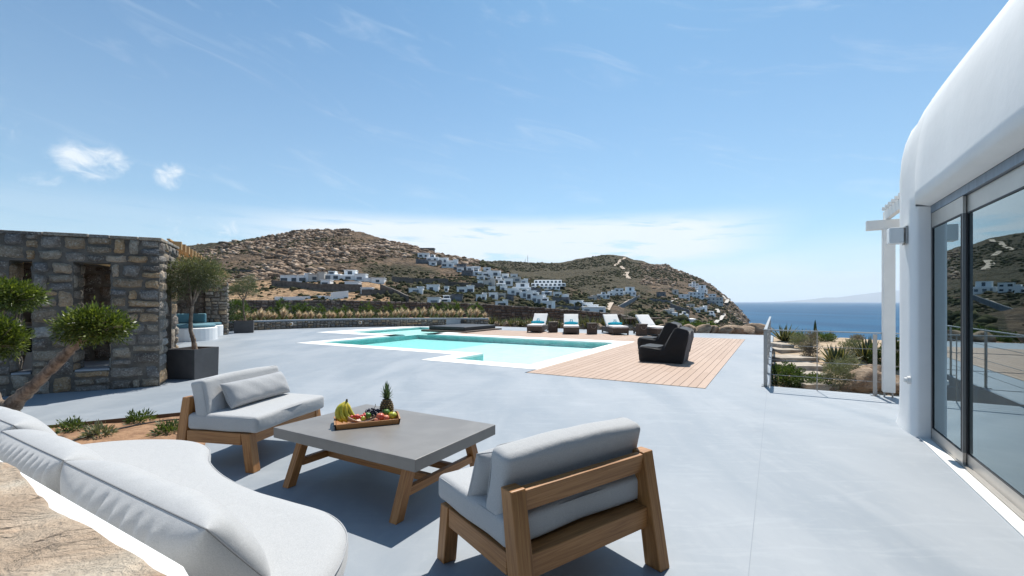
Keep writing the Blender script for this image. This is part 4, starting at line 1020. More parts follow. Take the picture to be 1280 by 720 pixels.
for k in range(7): b.obox(SB(.5+1.1*k, 2.7, 2.37), PD*.04, PN*2.3, (0, 0, .07))
b.build('roof_beam', M['pine'], sb, world=True)
# bar counter, stools, table inside
o = empty('bar_counter', tuple(SB(3.2, 2.6)), 'white plastered bar counter inside the stone pavilion', 'counter')
b = MB(); b.obox(SB(4.3, 2.9, .5), PD*1.9, PN*.3, (0, 0, .5)); b.build('body', M['white'], o, world=True); b = MB(); b.obox(SB(4.3, 2.9, 1.03), PD*2.0, PN*.36, (0, 0, .03)); b.build('top', M['concrete'], o, world=True)
def stool(loc, label):
    o = empty('bar_stool', tuple(loc), label, 'bar stool', 'bar stools inside the pavilion')
    b = MB(); rows = []
    for i in range(13):
        a = PI*(.05+.9*i/12); row = []
        for k, zz in enumerate((.66, .74, .84, .95, 1.04)):
            hgt = .66+(zz-.66)*(1 if .2 < i/12 < .8 else .75); rad = .19+.05*(zz-.66); row.append(Vector((rad*math.cos(a+PI), rad*math.sin(a+PI), hgt)))
        rows.append(row)
    b.grid(rows); s1 = b.build('backrest', M['blackcloth'], o, smooth=True); m = s1.modifiers.new('solid', 'SOLIDIFY'); m.thickness = .03
    b = MB(); b.lathe((0, 0, .60), [(.15, 0), (.2, .01), (.21, .05), (.18, .08), (.05, .085)], 18); b.build('seat', M['blackcloth'], o, smooth=True)
    for k in range(4):
        a = PI/4+k*PI/2; b = MB(); b.tube([(.24*math.cos(a), .24*math.sin(a), 0), (.14*math.cos(a), .14*math.sin(a), .6)], .018, 6); b.build('leg', M['darkwood'], o)
    b = MB(); pts = [(.205*math.cos(PI/4+k*PI/2), .205*math.sin(PI/4+k*PI/2), .22) for k in range(5)]; b.tube(pts, .011, 5); b.build('foot_rest', M['darkwood'], o)
stool(SB(2.05, 1.2), 'black tub bar stool behind the small round tree crown at the left edge'); stool(SB(2.9, 1.5), 'black tub bar stool further left inside the pavilion')
o = empty('dining_chair', tuple(SB(.95, 2.2)), 'dark wooden chair seen through the middle opening of the pavilion', 'chair')
for i, (x, y) in enumerate(((-.2, -.2), (.2, -.2), (.2, .2), (-.2, .2))):
    b = MB(); b.tube([(x*1.15, y*1.15, 0), (x, y, .45 if i < 2 else .85)], .018, 6); b.build('leg', M['darkwood'], o)
b = MB(); b.box(-.22, .22, -.22, .22, .44, .48); b.build('seat', M['darkwood'], o, bevel=.01); b = MB(); b.box(-.2, .2, .185, .215, .62, .84); b.build('backrest', M['darkwood'], o, bevel=.01)
lc = SB(1.05, 3.0, 1.62); o = empty('pendant_lamp', tuple(lc), 'round black pendant lamp hanging inside the pavilion', 'pendant lamp')
b = MB(); b.ball(lc, .17, n=18); b.build('lamp_shade', M['black'], o, world=True, smooth=True); b = MB(); b.tube([lc+Vector((0, 0, .15)), lc+Vector((0, 0, .74))], .006, 5); b.build('cord', M['seal'], o, world=True)

# ================================================================== WOODEN PERGOLA WITH LOUNGE BEHIND THE PAVILION
E0 = Vector((-6.95, 9.45, 0)); E1 = Vector((-13.15, 21.2, 0)); ED = (E1-E0).normalized(); EI = Vector((-ED.y, ED.x, 0))
if EI.x > 0: EI = -EI
def EB(s, d, z=0): return E0+ED*s+EI*d+Vector((0, 0, z))
LE = (E1-E0).length
wp = empty('wooden_pergola', tuple(EB(LE, 0)), 'long pine pergola on stone pillars behind the pavilion', 'pergola')
b = MB(); b.bar(EB(-.2, .35, 2.50), EB(LE+.2, .35, 2.50), .12, .2); b.bar(EB(-.2, 3.6, 2.50), EB(LE+.2, 3.6, 2.50), .12, .2); b.build('main_beam', M['pine'], wp, world=True)
for k in range(26):
    s_ = LE*(k+.4)/26
    b = MB(); b.bar(EB(s_, -.05, 2.68), EB(s_, 4.2, 2.68), .09, .17); b.build('rafter', M['pine'], wp, world=True)
b = MB()
for k in range(30): b.bar(EB(0, .15+.135*k, 2.785), EB(LE, .15+.135*k, 2.785), .05, .03)
b.build('roof_slats', M['pine'], wp, world=True)
pl = empty('stone_pillar', tuple(EB(LE, .2)), 'square rubble stone pillar at the far end of the pine pergola', 'pillar')
b = MB(); b.obox(EB(LE-.3, .48, 1.2), ED*.28, EI*.40, (0, 0, 1.2)); b.build('core', M['mortar'], pl, world=True)
b = MB(); stones(b, EB(LE-.6, .06), EI, -ED, .84, 0, 2.4, seed=41); stones(b, EB(LE-.6, .06), ED, -EI, .6, 0, 2.4, seed=42); b.build('stone_facing', M['stone'], pl, world=True, smooth=True)
bw = empty('lounge_back_wall', tuple(EB(LE, 4)), 'dark stone back wall behind the curved lounge bench', 'wall')
b = MB(); b.obox(EB(LE-.2, 2.7, 1.2), ED*.2, EI*1.9, (0, 0, 1.2)); b.obox(EB(LE/2, 4.5, 1.2), ED*LE/2, EI*.2, (0, 0, 1.2)); b.build('core', M['mortar'], bw, world=True)
b = MB(); stones(b, EB(LE-.42, .9), EI, -ED, 3.5, 0, 2.4, seed=43, rmin=.2, rmax=.35); stones(b, EB(0, 4.28), ED, -EI, LE, 0, 2.4, seed=44, rmin=.25, rmax=.4); b.build('stone_facing', M['stone_dark'], bw, world=True, smooth=True)
# benches: curved plaster seat with teal cushions
def bench(c, r0, r1, a0, a1, h, label):
    o = empty('curved_bench', tuple(c), label, 'bench'); n = 18
    def arc(ra, rb, z0, z1, nm, m_, par, bev=.03):
        rows = []
        for i in range(n+1):
            a = a0+(a1-a0)*i/n; d = Vector((math.cos(a), math.sin(a), 0)); rows.append([c+d*ra+Vector((0, 0, z0)), c+d*rb+Vector((0, 0, z0)), c+d*rb+Vector((0, 0, z1)), c+d*ra+Vector((0, 0, z1))])
        b = MB(); b.grid(rows, closed=True); k = len(b.v); b.f += [(3, 2, 1, 0), (k-4, k-3, k-2, k-1)]; b.uv += [[(0, 0)]*4]*2; b.r += [.5]*2
        return b.build(nm, m_, par, world=True, bevel=bev, angle=50)
    arc(r0, r1, 0, h, 'base', M['white'], o); arc(r0+.06, r1-.04, h, h+.13, 'seat_cushion', M['teal'], o, .04); arc(r1-.25, r1-.02, h+.13, h+.55, 'back_cushion', M['teal'], o, .06)
M['teal'] = mat('teal_cushion', (.12, .25, .30), .9, var=.2, vscale=3, bump=.2, bscale=5)
def round_bench(c, r, h, label):
    o = empty('round_bench', tuple(c), label, 'bench'); b = MB(); b.lathe(c, [(r, 0), (r, h-.03), (r-.03, h)], 36); b.build('base', M['white'], o, world=True, smooth=False)
    b = MB(); b.lathe(c+Vector((0, 0, h+.002)), [(r-.10, 0), (r-.06, .03), (r-.06, .09), (r-.10, .12)], 36); b.build('seat_cushion', M['teal'], o, world=True, smooth=True)
    for k in range(3):
        a = R(95+38*k); d = Vector((math.cos(a), math.sin(a), 0)); b = MB(); b.obox(c+d*(r-.22)+Vector((0, 0, h+.33)), Vector((-d.y, d.x, 0))*.26, d*.07, (0, 0, .19)); b.build('back_cushion', M['teal'], o, world=True, bevel=.05, segs=4)
round_bench(Vector((-12.65, 17.75, 0)), .98, .50, 'large round ended white bench with teal cushions under the pine pergola')
round_bench(Vector((-13.75, 20.1, 0)), .85, .46, 'far white bench with teal cushions next to the stone pillar')
# ================================================================== LOW WALL AND PLANTING BED BEHIND THE TERRACE
LW = [Vector((-24.5, 18.5, 0)), Vector((-19.5, 21.0, 0)), Vector((-16.5, 22.5, 0)), P(312, 413), Vector((-12.4, 25.0, 0)), P(400, 409.8), Vector((-8.5, 27.1, 0)), Vector((-5.5, 27.6, 0)), P(610, 408)]
def smooth_line(pts, n=6):
    out = []
    for i in range(len(pts)-1):
        p0, p1, p2, p3 = pts[max(i-1, 0)], pts[i], pts[i+1], pts[min(i+2, len(pts)-1)]
        for k in range(n):
            t_ = k/n; out.append(.5*((2*p1)+(p2-p0)*t_+(2*p0-5*p1+4*p2-p3)*t_*t_+(3*p1-p0-3*p2+p3)*t_**3))
    out.append(pts[-1]); return out
LWs = smooth_line(LW)
def offset_line(L, d):
    out = []
    for i, p in enumerate(L):
        q = L[min(i+1, len(L)-1)]-L[max(i-1, 0)]; q.z = 0; q.normalize(); out.append(p+Vector((-q.y, q.x, 0))*d)
    return out
def wallstrip(b, L, th, z0, z1f, inner=0.0):
    A_ = offset_line(L, inner); C_ = offset_line(L, inner+th); rows = []
    for i in range(len(L)):
        z1 = z1f(i/(len(L)-1)) if callable(z1f) else z1f
        rows.append([A_[i]+Vector((0, 0, z0)), A_[i]+Vector((0, 0, z1)), C_[i]+Vector((0, 0, z1)), C_[i]+Vector((0, 0, z0))])
    k0 = len(b.v); b.grid(rows, closed=True); k = len(b.v); b.f += [(k0, k0+1, k0+2, k0+3), (k-1, k-2, k-3, k-4)]; b.uv += [[(0, 0)]*4]*2; b.r += [.5]*2
lw = empty('planter_wall', tuple(LWs[20]), 'low curved stone wall with a smooth grey coping at the far side of the terrace', 'low wall')
b = MB(); wallstrip(b, LWs, .3, -.2, .42, .03); b.build('core', M['mortar'], lw, world=True)
b = MB(); wallstrip(b, LWs, .38, .42, .50, -.01); b.build('coping', M['cement'], lw, world=True, bevel=.01, angle=50)
b = MB()
for i in range(12, len(LWs)-1):
    a_, c_ = LWs[i], LWs[i+1]; d = (c_-a_); stones(b, a_, d.normalized(), Vector((d.y, -d.x, 0)).normalized(), d.length, 0, .42, seed=50+i, rmin=.11, rmax=.2, depth=.03)
b.build('stone_facing', M['stone'], lw, world=True, smooth=True)
for x_ in (363, 452, 578):
    q = min(LWs, key=lambda p: abs(640+569*p.x/p.y-x_)); q = Vector(q); lc = Vector((q.x, q.y-.05, .26)); o = empty('wall_spotlight', tuple(lc), {363: 'round brass wall light at the left of the low planter wall', 452: 'round brass wall light in the middle of the low planter wall', 578: 'round brass wall light beside the spa platform'}[x_], 'spotlight')
    b = MB(); b.tube([lc, lc+Vector((0, -.05, 0))], .10, 14); b.build('ring', M['plug'], o, world=True); b = MB(); b.tube([lc+Vector((0, -.051, 0)), lc+Vector((0, -.08, 0))], .065, 12); b.build('lens', M['pine'], o, world=True)
q = Vector((-3.0, 27.35, 0)); o = empty('wall_cabinet', tuple(q), 'grey metal service door set in the low planter wall', 'service door')
b = MB(); b.box(q.x-.95, q.x-.1, q.y+.02, q.y+.3, .02, .41); b.build('door', M['cement'], o, world=True); b = MB(); b.box(q.x-.08, q.x+.1, q.y, q.y+.3, .02, .41); b.build('dark_gap', M['seal'], o, world=True)
# soil of the raised bed and garden strip behind
b = MB(); A_ = offset_line(LWs, .35); C_ = [p+Vector((0, 7.5, 0)) for p in A_]
b.grid([[A_[i]+Vector((0, 0, .36)), (A_[i]+C_[i])/2+Vector((0, 0, .40)), C_[i]+Vector((0, 0, -.6))] for i in range(len(A_))]); clean(b.build('planting_bed', M['soil']), kind='structure')
b = MB(); rows = []
for i in range(25):
    x = -2.2+13.8*i/24; yb_ = (23.3-x*SN)/CS; rows.append([(x, yb_-.02, -.14), (x, yb_+1.4, -.02+.08*math.sin(i)), (x, yb_+3.5, -.15), (x, yb_+8, -1.6)])
b.grid(rows); clean(b.build('garden_soil', M['soil']), kind='structure')
# dark dry-stone garden wall, top running level then dropping to the right
GW = [PY(150, 377, 30), PY(300, 374.5, 31.5), PY(420, 374.8, 33), PY(520, 377.2, 34), PY(600, 379.5, 33.5), PY(700, 386, 31.5), PY(776, 393, 29.5), PY(800, 402, 29)]
GT = [p.z for p in GW]; GG = [Vector((p.x, p.y, 0)) for p in GW]; GS = smooth_line(GG, 5); tzs = [np.interp(i/5, range(len(GT)), GT) for i in range(len(GS))]
gw = empty('garden_wall', tuple(GS[10]), 'long dark brown dry stone wall behind the planting bed', 'stone wall')
b = MB(); wallstrip(b, GS, .5, -3, lambda f: float(np.interp(f*(len(GS)-1), range(len(GS)), tzs))-.03, .04); b.build('core', M['farwall'], gw, world=True)
b = MB()
for i in range(len(GS)-1):
    a_, c_ = GS[i], GS[i+1]; d = c_-a_; stones(b, a_-Vector((0, 0, 1.0)), d.normalized(), Vector((d.y, -d.x, 0)).normalized(), d.length, 0, 1.0+max(.1, tzs[i]-.02), seed=90+i, rmin=.16, rmax=.30, depth=.07)
b.build('stone_facing', M['stone_dark'], gw, world=True, smooth=True)
# ================================================================== FURNITURE
def tex_smooth(o): o.data.polygons.foreach_set('use_smooth', [True]*len(o.data.polygons))
def cushion_bm(L, D, H, r=.035, crown=.015, nx=10, ny=8, seed=0, wob=.004):
    """box cushion centred on the origin (bottom at z=0), rounded edges, softly crowned faces"""
    bm = bmesh.new(); bmesh.ops.create_cube(bm, size=1)
    bmesh.ops.scale(bm, vec=(L, D, H), verts=bm.verts); bmesh.ops.translate(bm, vec=(0, 0, H/2), verts=bm.verts)
    bmesh.ops.bevel(bm, geom=bm.edges[:], offset=r, segments=4, profile=.5, affect='EDGES')
    for ax, n, ln in (((1, 0, 0), nx, L), ((0, 1, 0), ny, D)):
        for k in range(1, n):
            c = -ln/2+ln*k/n; co = Vector(ax)*c
            bmesh.ops.bisect_plane(bm, geom=bm.verts[:]+bm.edges[:]+bm.faces[:], plane_co=co, plane_no=ax)
    rd = random.Random(seed); ph = [rd.uniform(0, 6) for _ in range(4)]
    for v in bm.verts:
        x, y = v.co.x/(L/2), v.co.y/(D/2); k = max(0, 1-x*x)*max(0, 1-y*y)
        if v.co.z > H*.6: v.co.z += crown*k**.5+wob*math.sin(v.co.x*9+ph[0])*math.sin(v.co.y*7+ph[1])
        if abs(x) > .9: v.co.x += (wob*1.2)*math.sin(v.co.y*14+ph[2])*(1 if x > 0 else -1)
        if abs(y) > .9: v.co.y += (wob*1.2+.008*(1-x*x))*math.sin(abs(v.co.x)*6+ph[3]+1.5)*(1 if y > 0 else -1)
    return bm
def bm_obj(name, bm, m, parent, mtx=None, smooth=True):
    me = bpy.data.meshes.new(name)
    if mtx is not None: bm.transform(mtx)
    bm.to_mesh(me); bm.free()
    return link(name, me, m, parent, smooth=smooth)
def piping(name, L, D, z, r, parent, m, mtx=None, rad=.0035, rc=.03, par_inset=.0):
    pts = []
    for (cx, cy, a0) in ((L/2-rc, D/2-rc, 0), (-L/2+rc, D/2-rc, 90), (-L/2+rc, -D/2+rc, 180), (L/2-rc, -D/2+rc, 270)):
        for k in range(5): a = R(a0+90*k/4); pts.append(Vector((cx+(rc-par_inset)*math.cos(a), cy+(rc-par_inset)*math.sin(a), z)))
    pts.append(pts[0])
    if mtx is not None: pts = [mtx @ p for p in pts]
    b = MB(); b.tube(pts, rad, 6, cap=False); return b.build(name, m, parent, smooth=True)
def pillow_mesh(w, h, t, nx=36, ny=22, seed=0, pinch=.08, pleat=0.0, npl=14, px=3.2):
    """soft pillow lying in the xz plane, thickness along y; returns two stitched grids"""
    rd = random.Random(seed); b = MB(); ph = [rd.uniform(0, 6.28) for _ in range(8)]; am = [rd.uniform(.5, 1) for _ in range(40)]
    for sgn in (1, -1):
        rows = []; tk = 1.0 if not pleat else (.85 if sgn > 0 else 1.15)
        for i in range(ny+1):
            row = []
            for k in range(nx+1):
                a = math.sin(PI/2*(2*k/nx-1)); c = math.sin(PI/2*(2*i/ny-1))
                e = (1-abs(a)**px)*(1-abs(c)**2.6); th = tk*t/2*max(0, e)**.5
                x = a*w/2*(1-pinch*(1-c*c)*abs(a)**2*.6); z = c*h/2*(1-pinch*(1-a*a)*abs(c)**2*.9)
                w_ = .004*math.sin(x*13+ph[0]+c*2)*math.sin(z*11+ph[1])+.002*math.sin(x*31+ph[2]+c*5)
                if pleat and sgn > 0: w_ *= 1.4
                if pleat and sgn < 0:
                    ed = max(0, (abs(c)-.25)/.75); q = a*npl; w_ += pleat*am[int(q+20) % 40]*math.sin(q*PI+ph[3]+c*1.2)*ed*(1-ed*.35)*(.5+.5*math.sin(x*5+ph[4]))
                row.append(Vector((x, sgn*(th+w_*min(1, e*(9 if pleat and sgn < 0 else 3))), z)))
            rows.append(row)
        b.grid(rows, flip=(sgn > 0))
    # seam
    return b
def seam_pts(w, h, pinch, n=22, px=3.2):
    pts = []
    for side in range(4):
        for k in range(n):
            s = math.sin(PI/2*(2*k/n-1))
            if side == 0: a, c = s, -1
            elif side == 1: a, c = 1, s
            elif side == 2: a, c = -s, 1
            else: a, c = -1, -s
            pts.append(Vector((a*w/2*(1-pinch*(1-c*c)*abs(a)**2*.6), 0, c*h/2*(1-pinch*(1-a*a)*abs(c)**2*.9))))
    pts.append(pts[0]); return pts
def pillow(name, w, h, t, m, parent, mtx, seam=True, **kw):
    b = pillow_mesh(w, h, t, **kw); me = b.mesh(name); me.transform(mtx); bmx = bmesh.new(); bmx.from_mesh(me); bmesh.ops.remove_doubles(bmx, verts=bmx.verts, dist=.0006); bmx.to_mesh(me); bmx.free()
    o = link(name, me, m, parent, smooth=True) if parent is not None else link(name, me, m, None, smooth=True)
    if seam:
        b = MB(); b.tube([mtx @ p for p in seam_pts(w, h, kw.get('pinch', .08))], .0030, 5, cap=False); b.build('seam', M['seam'] if seam is True else m, o, smooth=True)
    return o
def frame_mtx(origin, ax, ay):   # local x -> ax, local y -> ay
    ax = Vector(ax).normalized(); ay = Vector(ay).normalized(); az_ = ax.cross(ay).normalized()
    return Matrix(((ax.x, ay.x, az_.x, origin[0]), (ax.y, ay.y, az_.y, origin[1]), (ax.z, ay.z, az_.z, origin[2]), (0, 0, 0, 1)))
# ------------------------------------------------------------------ low lounge chairs: local x = width, y = towards the back, origin at the front left corner on the floor
def lounge_chair(label, loc, rz):
    o = empty('lounge_chair', loc, label, 'lounge chair', 'teak lounge chairs', rz)
    W_, D_, h = 1.02, .78, .34; t_ = .085
    for x in (t_/2, W_-t_/2):
        b = MB(); b.post((x, .035, 0), (x, .085, h), .085, t_, (0, 1, 0), w2=.085); b.build('leg', M['teak'], o, bevel=.006)
        b = MB(); b.post((x, D_+.02, 0), (x, D_-.085, .635), .11, t_, (0, 1, 0), w2=.085); b.build('back_post', M['teak'], o, bevel=.006)
        xi = x+(.001 if x < .5 else -.001)
        b = MB(); b.box(xi-t_/2+.004, xi+t_/2-.004, .13, D_-.085, h-.105, h-.001); b.build('side_rail', M['teak'], o, bevel=.005)
    b = MB(); b.box(t_, W_-t_, .045, .11, h-.10, h-.003); b.build('front_rail', M['teak'], o, bevel=.005)
    b = MB(); b.box(t_, W_-t_, D_-.115, D_-.015, h-.12, h-.008); b.build('back_rail', M['teak'], o, bevel=.005)
    b = MB(); b.obox((W_/2, D_-.072, .575), (W_/2-t_, 0, 0), (0, .024, -.003), (0, .006, .052)); b.build('top_rail', M['teak'], o, bevel=.005)
    for k in range(6):
        y = .16+.092*k; b = MB(); b.box(t_-.02, W_-t_+.02, y, y+.06, h-.045, h-.02); b.build('slat', M['teak'], o)
    # cushions
    bm = cushion_bm(W_-.01, D_-.07, .145, r=.035, crown=.012, seed=3); mt = Matrix.Translation((W_/2, D_/2-.055, h+.002))
    s_ = bm_obj('seat_cushion', bm, M['cloth'], o, mt)
    piping('piping', W_-.03, D_-.09, .128, 0, s_, M['cloth2'], mt, rad=.004, rc=.04)
    bm = cushion_bm(W_-.03, .36, .15, r=.04, crown=.0, seed=5)
    # back cushion: length along x, height .36, leaning on the top rail
    mt = Matrix.Translation((W_/2, D_-.235, h+.135)) @ Matrix.Rotation(R(13), 4, 'X') @ Matrix.Rotation(R(-90), 4, 'X') @ Matrix.Translation((0, -.18, -.075))
    mt = Matrix.Translation((W_/2, D_-.20, h+.275)) @ Matrix.Rotation(R(-11), 4, 'X') @ Matrix.Rotation(R(90), 4, 'X') @ Matrix.Translation((0, 0, -.075))
    bk = bm_obj('back_cushion', bm, M['cloth'], o, mt)
    piping('piping', W_-.05, .34, .132, 0, bk, M['cloth2'], mt, rad=.004, rc=.04)
    return o
f_ = Vector((.20, .98, 0)).normalized()   # left chair front edge direction, left to right as it faces us
LCO = Vector((-2.26, 3.97, 0))
# the left chair faces the table (towards +x); its width runs along f_
lch = lounge_chair('teak lounge chair left of the coffee table with a long bolster on its seat', tuple(LCO), math.atan2(f_.y, f_.x))
mt = frame_mtx(LCO, f_, Vector((-f_.y, f_.x, 0)))
g_ = Vector((.81, .585, 0)).normalized(); BR = Vector((.835, 2.64, 0)); fr = Vector((-g_.y, g_.x, 0))
FL = BR-g_*1.02+fr*.76     # front left foot in the photo; width direction is reversed for a chair facing away
FR = BR+fr*.76
rch = dup(lch, tuple(FR), math.atan2(-g_.y, -g_.x), 'teak lounge chair in the right foreground, turned away to show its open timber back')
mt2 = frame_mtx(FR, -g_, -fr)
# pillows lying on the chairs
def place_pillow(name, label, cat, chair_m, x, y, z, w, h, t, tilt, seed, group=None, rot=0, m='cloth2', pinch=.06, px=3.2):
    mm = chair_m @ Matrix.Translation((x, y, z)) @ Matrix.Rotation(R(rot), 4, 'Z') @ Matrix.Rotation(R(tilt), 4, 'X')
    o = pillow(name, w, h, t, M[m], None, Matrix.Identity(4), seam='self', seed=seed, pinch=pinch, px=px)
    o.matrix_world = mm; return clean(o, label, cat, group)
place_pillow('bolster', 'long grey bolster leaning on the backrest of the left teak chair', 'bolster', mt, .56, .43, .622, .80, .25, .17, -28, 4, px=6)
place_pillow('scatter_cushion', 'small grey scatter cushion standing on the seat of the foreground teak chair', 'cushion', mt2, .80, .42, .60, .44, .30, .16, -26, 9, px=3.5, rot=-8)

# ------------------------------------------------------------------ coffee table
TU0, TU1, TV0, TV1, TZ = 2.29, 3.29, -3.63, -2.07, .45
tb = empty('coffee_table', UV((TU0+TU1)/2, (TV0+TV1)/2), 'low coffee table with a thick grey concrete top on splayed teak legs', 'coffee table')
b = MB(); b.uvbox(TU0, TU1, TV0, TV1, TZ-.085, TZ); b.build('table_top', M['concrete'], tb, world=True, bevel=.003)
ud = UV(1, 0)
for v in (-3.42, -2.24):
    for ub, ut in ((2.29, 2.43), (3.27, 3.13)):
        b = MB(); b.post(UV(ub, v, 0), UV(ut, v, TZ-.086), .075, .07, ud); b.build('leg', M['teak'], tb, world=True, bevel=.004)
    b = MB(); b.bar(UV(2.40, v, .17), UV(3.16, v, .17), .045, .06); b.build('side_stretcher', M['teak'], tb, world=True, bevel=.003)
for uu_ in (2.66, 2.92):
    b = MB(); b.bar(UV(uu_, -3.395, .172), UV(uu_, -2.265, .172), .045, .055); b.build('long_stretcher', M['teak'], tb, world=True, bevel=.003)
# ------------------------------------------------------------------ fruit tray
TX = Vector((.474, .195, 0)).normalized(); TYv = Vector((-TX.y, TX.x, 0)); TC = Vector((-1.255, 3.935, TZ+.001))
def TB(x, y, z=0): return TC+TX*x+TYv*y+Vector((0, 0, z))
ty = empty('serving_tray', tuple(TC), 'wooden serving tray with raised handles, loaded with fruit', 'tray')
b = MB(); b.obox(TB(0, 0, .008), TX*.245, TYv*.125, (0, 0, .006)); b.build('base', M['teak'], ty, world=True)
for s_ in (-1, 1):
    b = MB(); b.obox(TB(0, s_*.132, .022), TX*.25, TYv*.006, (0, s_*.003, .021)); b.build('side', M['teak'], ty, world=True, bevel=.002)
    b = MB()
    rows = []
    for k in range(9):
        a = -1+2*k/8; zt = .045+.028*math.cos(a*PI/2)
        x0 = .246*s_; x1 = .258*s_; rows.append([TB(x0, a*.138, .002), TB(x0+.008*s_, a*.138, zt), TB(x1+.008*s_, a*.138, zt), TB(x1, a*.138, .002)])
    b.grid(rows, closed=True, flip=s_ > 0); b.build('handle', M['teak'], ty, world=True)
bw_ = empty('fruit_bowl', tuple(TB(.02, .0, .015)), 'long boat shaped pale wooden bowl full of berries on the tray', 'bowl')
M['bowl'] = mat('pale_bowl_wood', (.60, .40, .28), .5, var=.25, vscale=12)
rows = []
for i in range(17):
    a = -1+2*i/16; wd = .07*(1-a*a)**.5+.002; lift = .02+.035*a*a; row = []
    for k in range(9): c = -1+2*k/8; row.append(TB(-.02+a*.15, -.025+c*wd, .016+lift*abs(c)**2+ (lift-.02)*.6))
    rows.append(row)
b = MB(); b.grid(rows); o = b.build('shell', M['bowl'], bw_, world=True, smooth=True); md = o.modifiers.new('solid', 'SOLIDIFY'); md.thickness = .005
M['banana'] = mat('ripe_banana_skin', (.62, .47, .035), .45, var=.35, vscale=18, dark=(.36, .36, .03)); M['bananatip'] = mat('banana_stalk', (.10, .075, .02), .7)
bn = empty('banana_bunch', tuple(TB(-.20, .0, .02)), 'bunch of yellow bananas standing at the left end of the tray', 'bananas')
top = TB(-.165, .01, .20)
for k, (ex, ey, mx_, mz) in enumerate(((-.06, -.055, -.155, .03), (-.025, -.06, -.12, .02), (.015, -.045, -.075, .015), (.05, -.02, -.03, .01))):
    end = TB(-.165+ex+.03, .01+ey, .035); mid = (top+end)/2+TX*(mx_*.75)+TYv*(-.02)+Vector((0, 0, mz-.02)); pts = []; rad = []
    for i in range(15):
        q = i/14; p = top*(1-q)**2+mid*2*q*(1-q)+end*q*q; pts.append(p); rad.append(.0205*min(1, .25+q*3.2, .25+(1-q)*4.5))
    b = MB(); b.tube(pts, rad, 6); b.build('banana', M['banana'], bn, world=True, smooth=True)
b = MB(); b.tube([top+Vector((0, 0, -.012)), top+Vector((.004, 0, .018))], [.012, .007], 7); b.build('stalk', M['bananatip'], bn, world=True)
def apple(loc, r, m, label, group, cat='apple', nm='apple', sq=.9):
    o = empty(nm, tuple(loc), label, cat, group); b = MB(); pr_ = []
    for i in range(11):
        a = -PI/2+PI*i/10; rr = r*math.cos(a)*(1+.05*math.sin(a)); z = r*sq*math.sin(a)
        if i >= 9: z -= r*.14*(i-8.6)
        pr_.append((max(rr, .0006), z))
    b.lathe((0, 0, 0), pr_, 16); b.build('flesh', m, o, smooth=True); b = MB(); b.tube([(0, 0, r*.55), (r*.12, 0, r*1.05)], r*.05, 5); b.build('stem', M['bananatip'], o); return o
M['red'] = mat('red_apple_skin', (.50, .045, .04), .35, var=.5, vscale=22, dark=(.60, .20, .09)); M['pink'] = mat('pink_nectarine_skin', (.55, .11, .08), .45, var=.4, vscale=25, dark=(.62, .27, .12))
M['lime'] = mat('green_lime_skin', (.08, .19, .015), .4, var=.3, vscale=40); M['yapple'] = mat('yellow_green_apple', (.48, .47, .05), .35, var=.2, vscale=15, dark=(.36, .38, .04))
apple(TB(.105, -.075, .062), .036, M['red'], 'deep red apple in front at the right half of the tray', None)
apple(TB(.15, -.07, .042), .032, M['pink'], 'pink red nectarine beside the red apple, lower right of the tray', None, 'nectarine', 'nectarine', .95)
apple(TB(.075, -.095, .035), .026, M['pink'], 'small pink nectarine under the red apple at the tray edge', None, 'nectarine', 'nectarine', .95)
apple(TB(.158, -.01, .078), .035, M['lime'], 'green lime sitting above the yellow apple at the right of the tray', None, 'lime', 'lime', .95)
apple(TB(.21, -.045, .056), .037, M['yapple'], 'yellow green apple at the right end of the tray', None)
apple(TB(.005, -.035, .072), .028, M['lime'], 'green lime among the berries in the middle of the bowl', None, 'lime', 'lime', .95)
apple(TB(-.035, -.05, .055), .024, M['yapple'], 'small yellow plum between the berries and the green lime', None, 'plum', 'plum')
M['berry'] = mat('strawberry_red', (.48, .022, .02), .35, var=.4, vscale=60, dark=(.62, .10, .06)); M['grape'] = mat('black_grape_skin', (.012, .012, .028), .3, var=.5, vscale=30, dark=(.035, .03, .06))
random.seed(12); first = None
for k in range(22):
    x = -.13+.115*random.random()+(.03 if k > 16 else 0); y = -.055+.085*random.random(); z = .052+.028*random.random()
    if first is None:
        b = MB(); b.lathe((0, 0, 0), [(.001, -.016), (.008, -.010), (.0135, 0), (.013, .007), (.007, .0125), (.001, .013)], 10); first = clean(b.build('strawberry', M['berry'], None, smooth=True), 'small red strawberry heaped in the boat shaped bowl', 'strawberry', 'strawberries in the bowl'); first.location = TB(x, y, z); first.rotation_euler = (random.random()*3, random.random()*3, 0)
    else: c = first.copy(); COL.objects.link(c); c.location = TB(x, y, z); c.rotation_euler = (random.random()*3, random.random()*3, random.random()*3)
gb = empty('grape_bunch', tuple(TB(.06, .03, .06)), 'bunch of black grapes behind the bowl of berries', 'grapes')
for k in range(60):
    x = random.gauss(.05, .038); y = random.gauss(.045, .022); z = .05+random.random()*.062*max(0, 1-((x-.05)/.1)**2); b = MB(); b.ball((0, 0, 0), .0105, n=10); c = b.build('grape', M['grape'], gb, smooth=True) if k == 0 else g0.copy()
    if k == 0: g0 = c
    else: COL.objects.link(c)
    c.location = TB(x, y, z)-TC-(TB(.06, .03, .06)-TC)
b = MB(); b.tube([TB(.05, .04, .09), TB(.075, .05, .125), TB(.078, .06, .145)], .0025, 5); b.build('stem', M['bananatip'], gb, world=True)
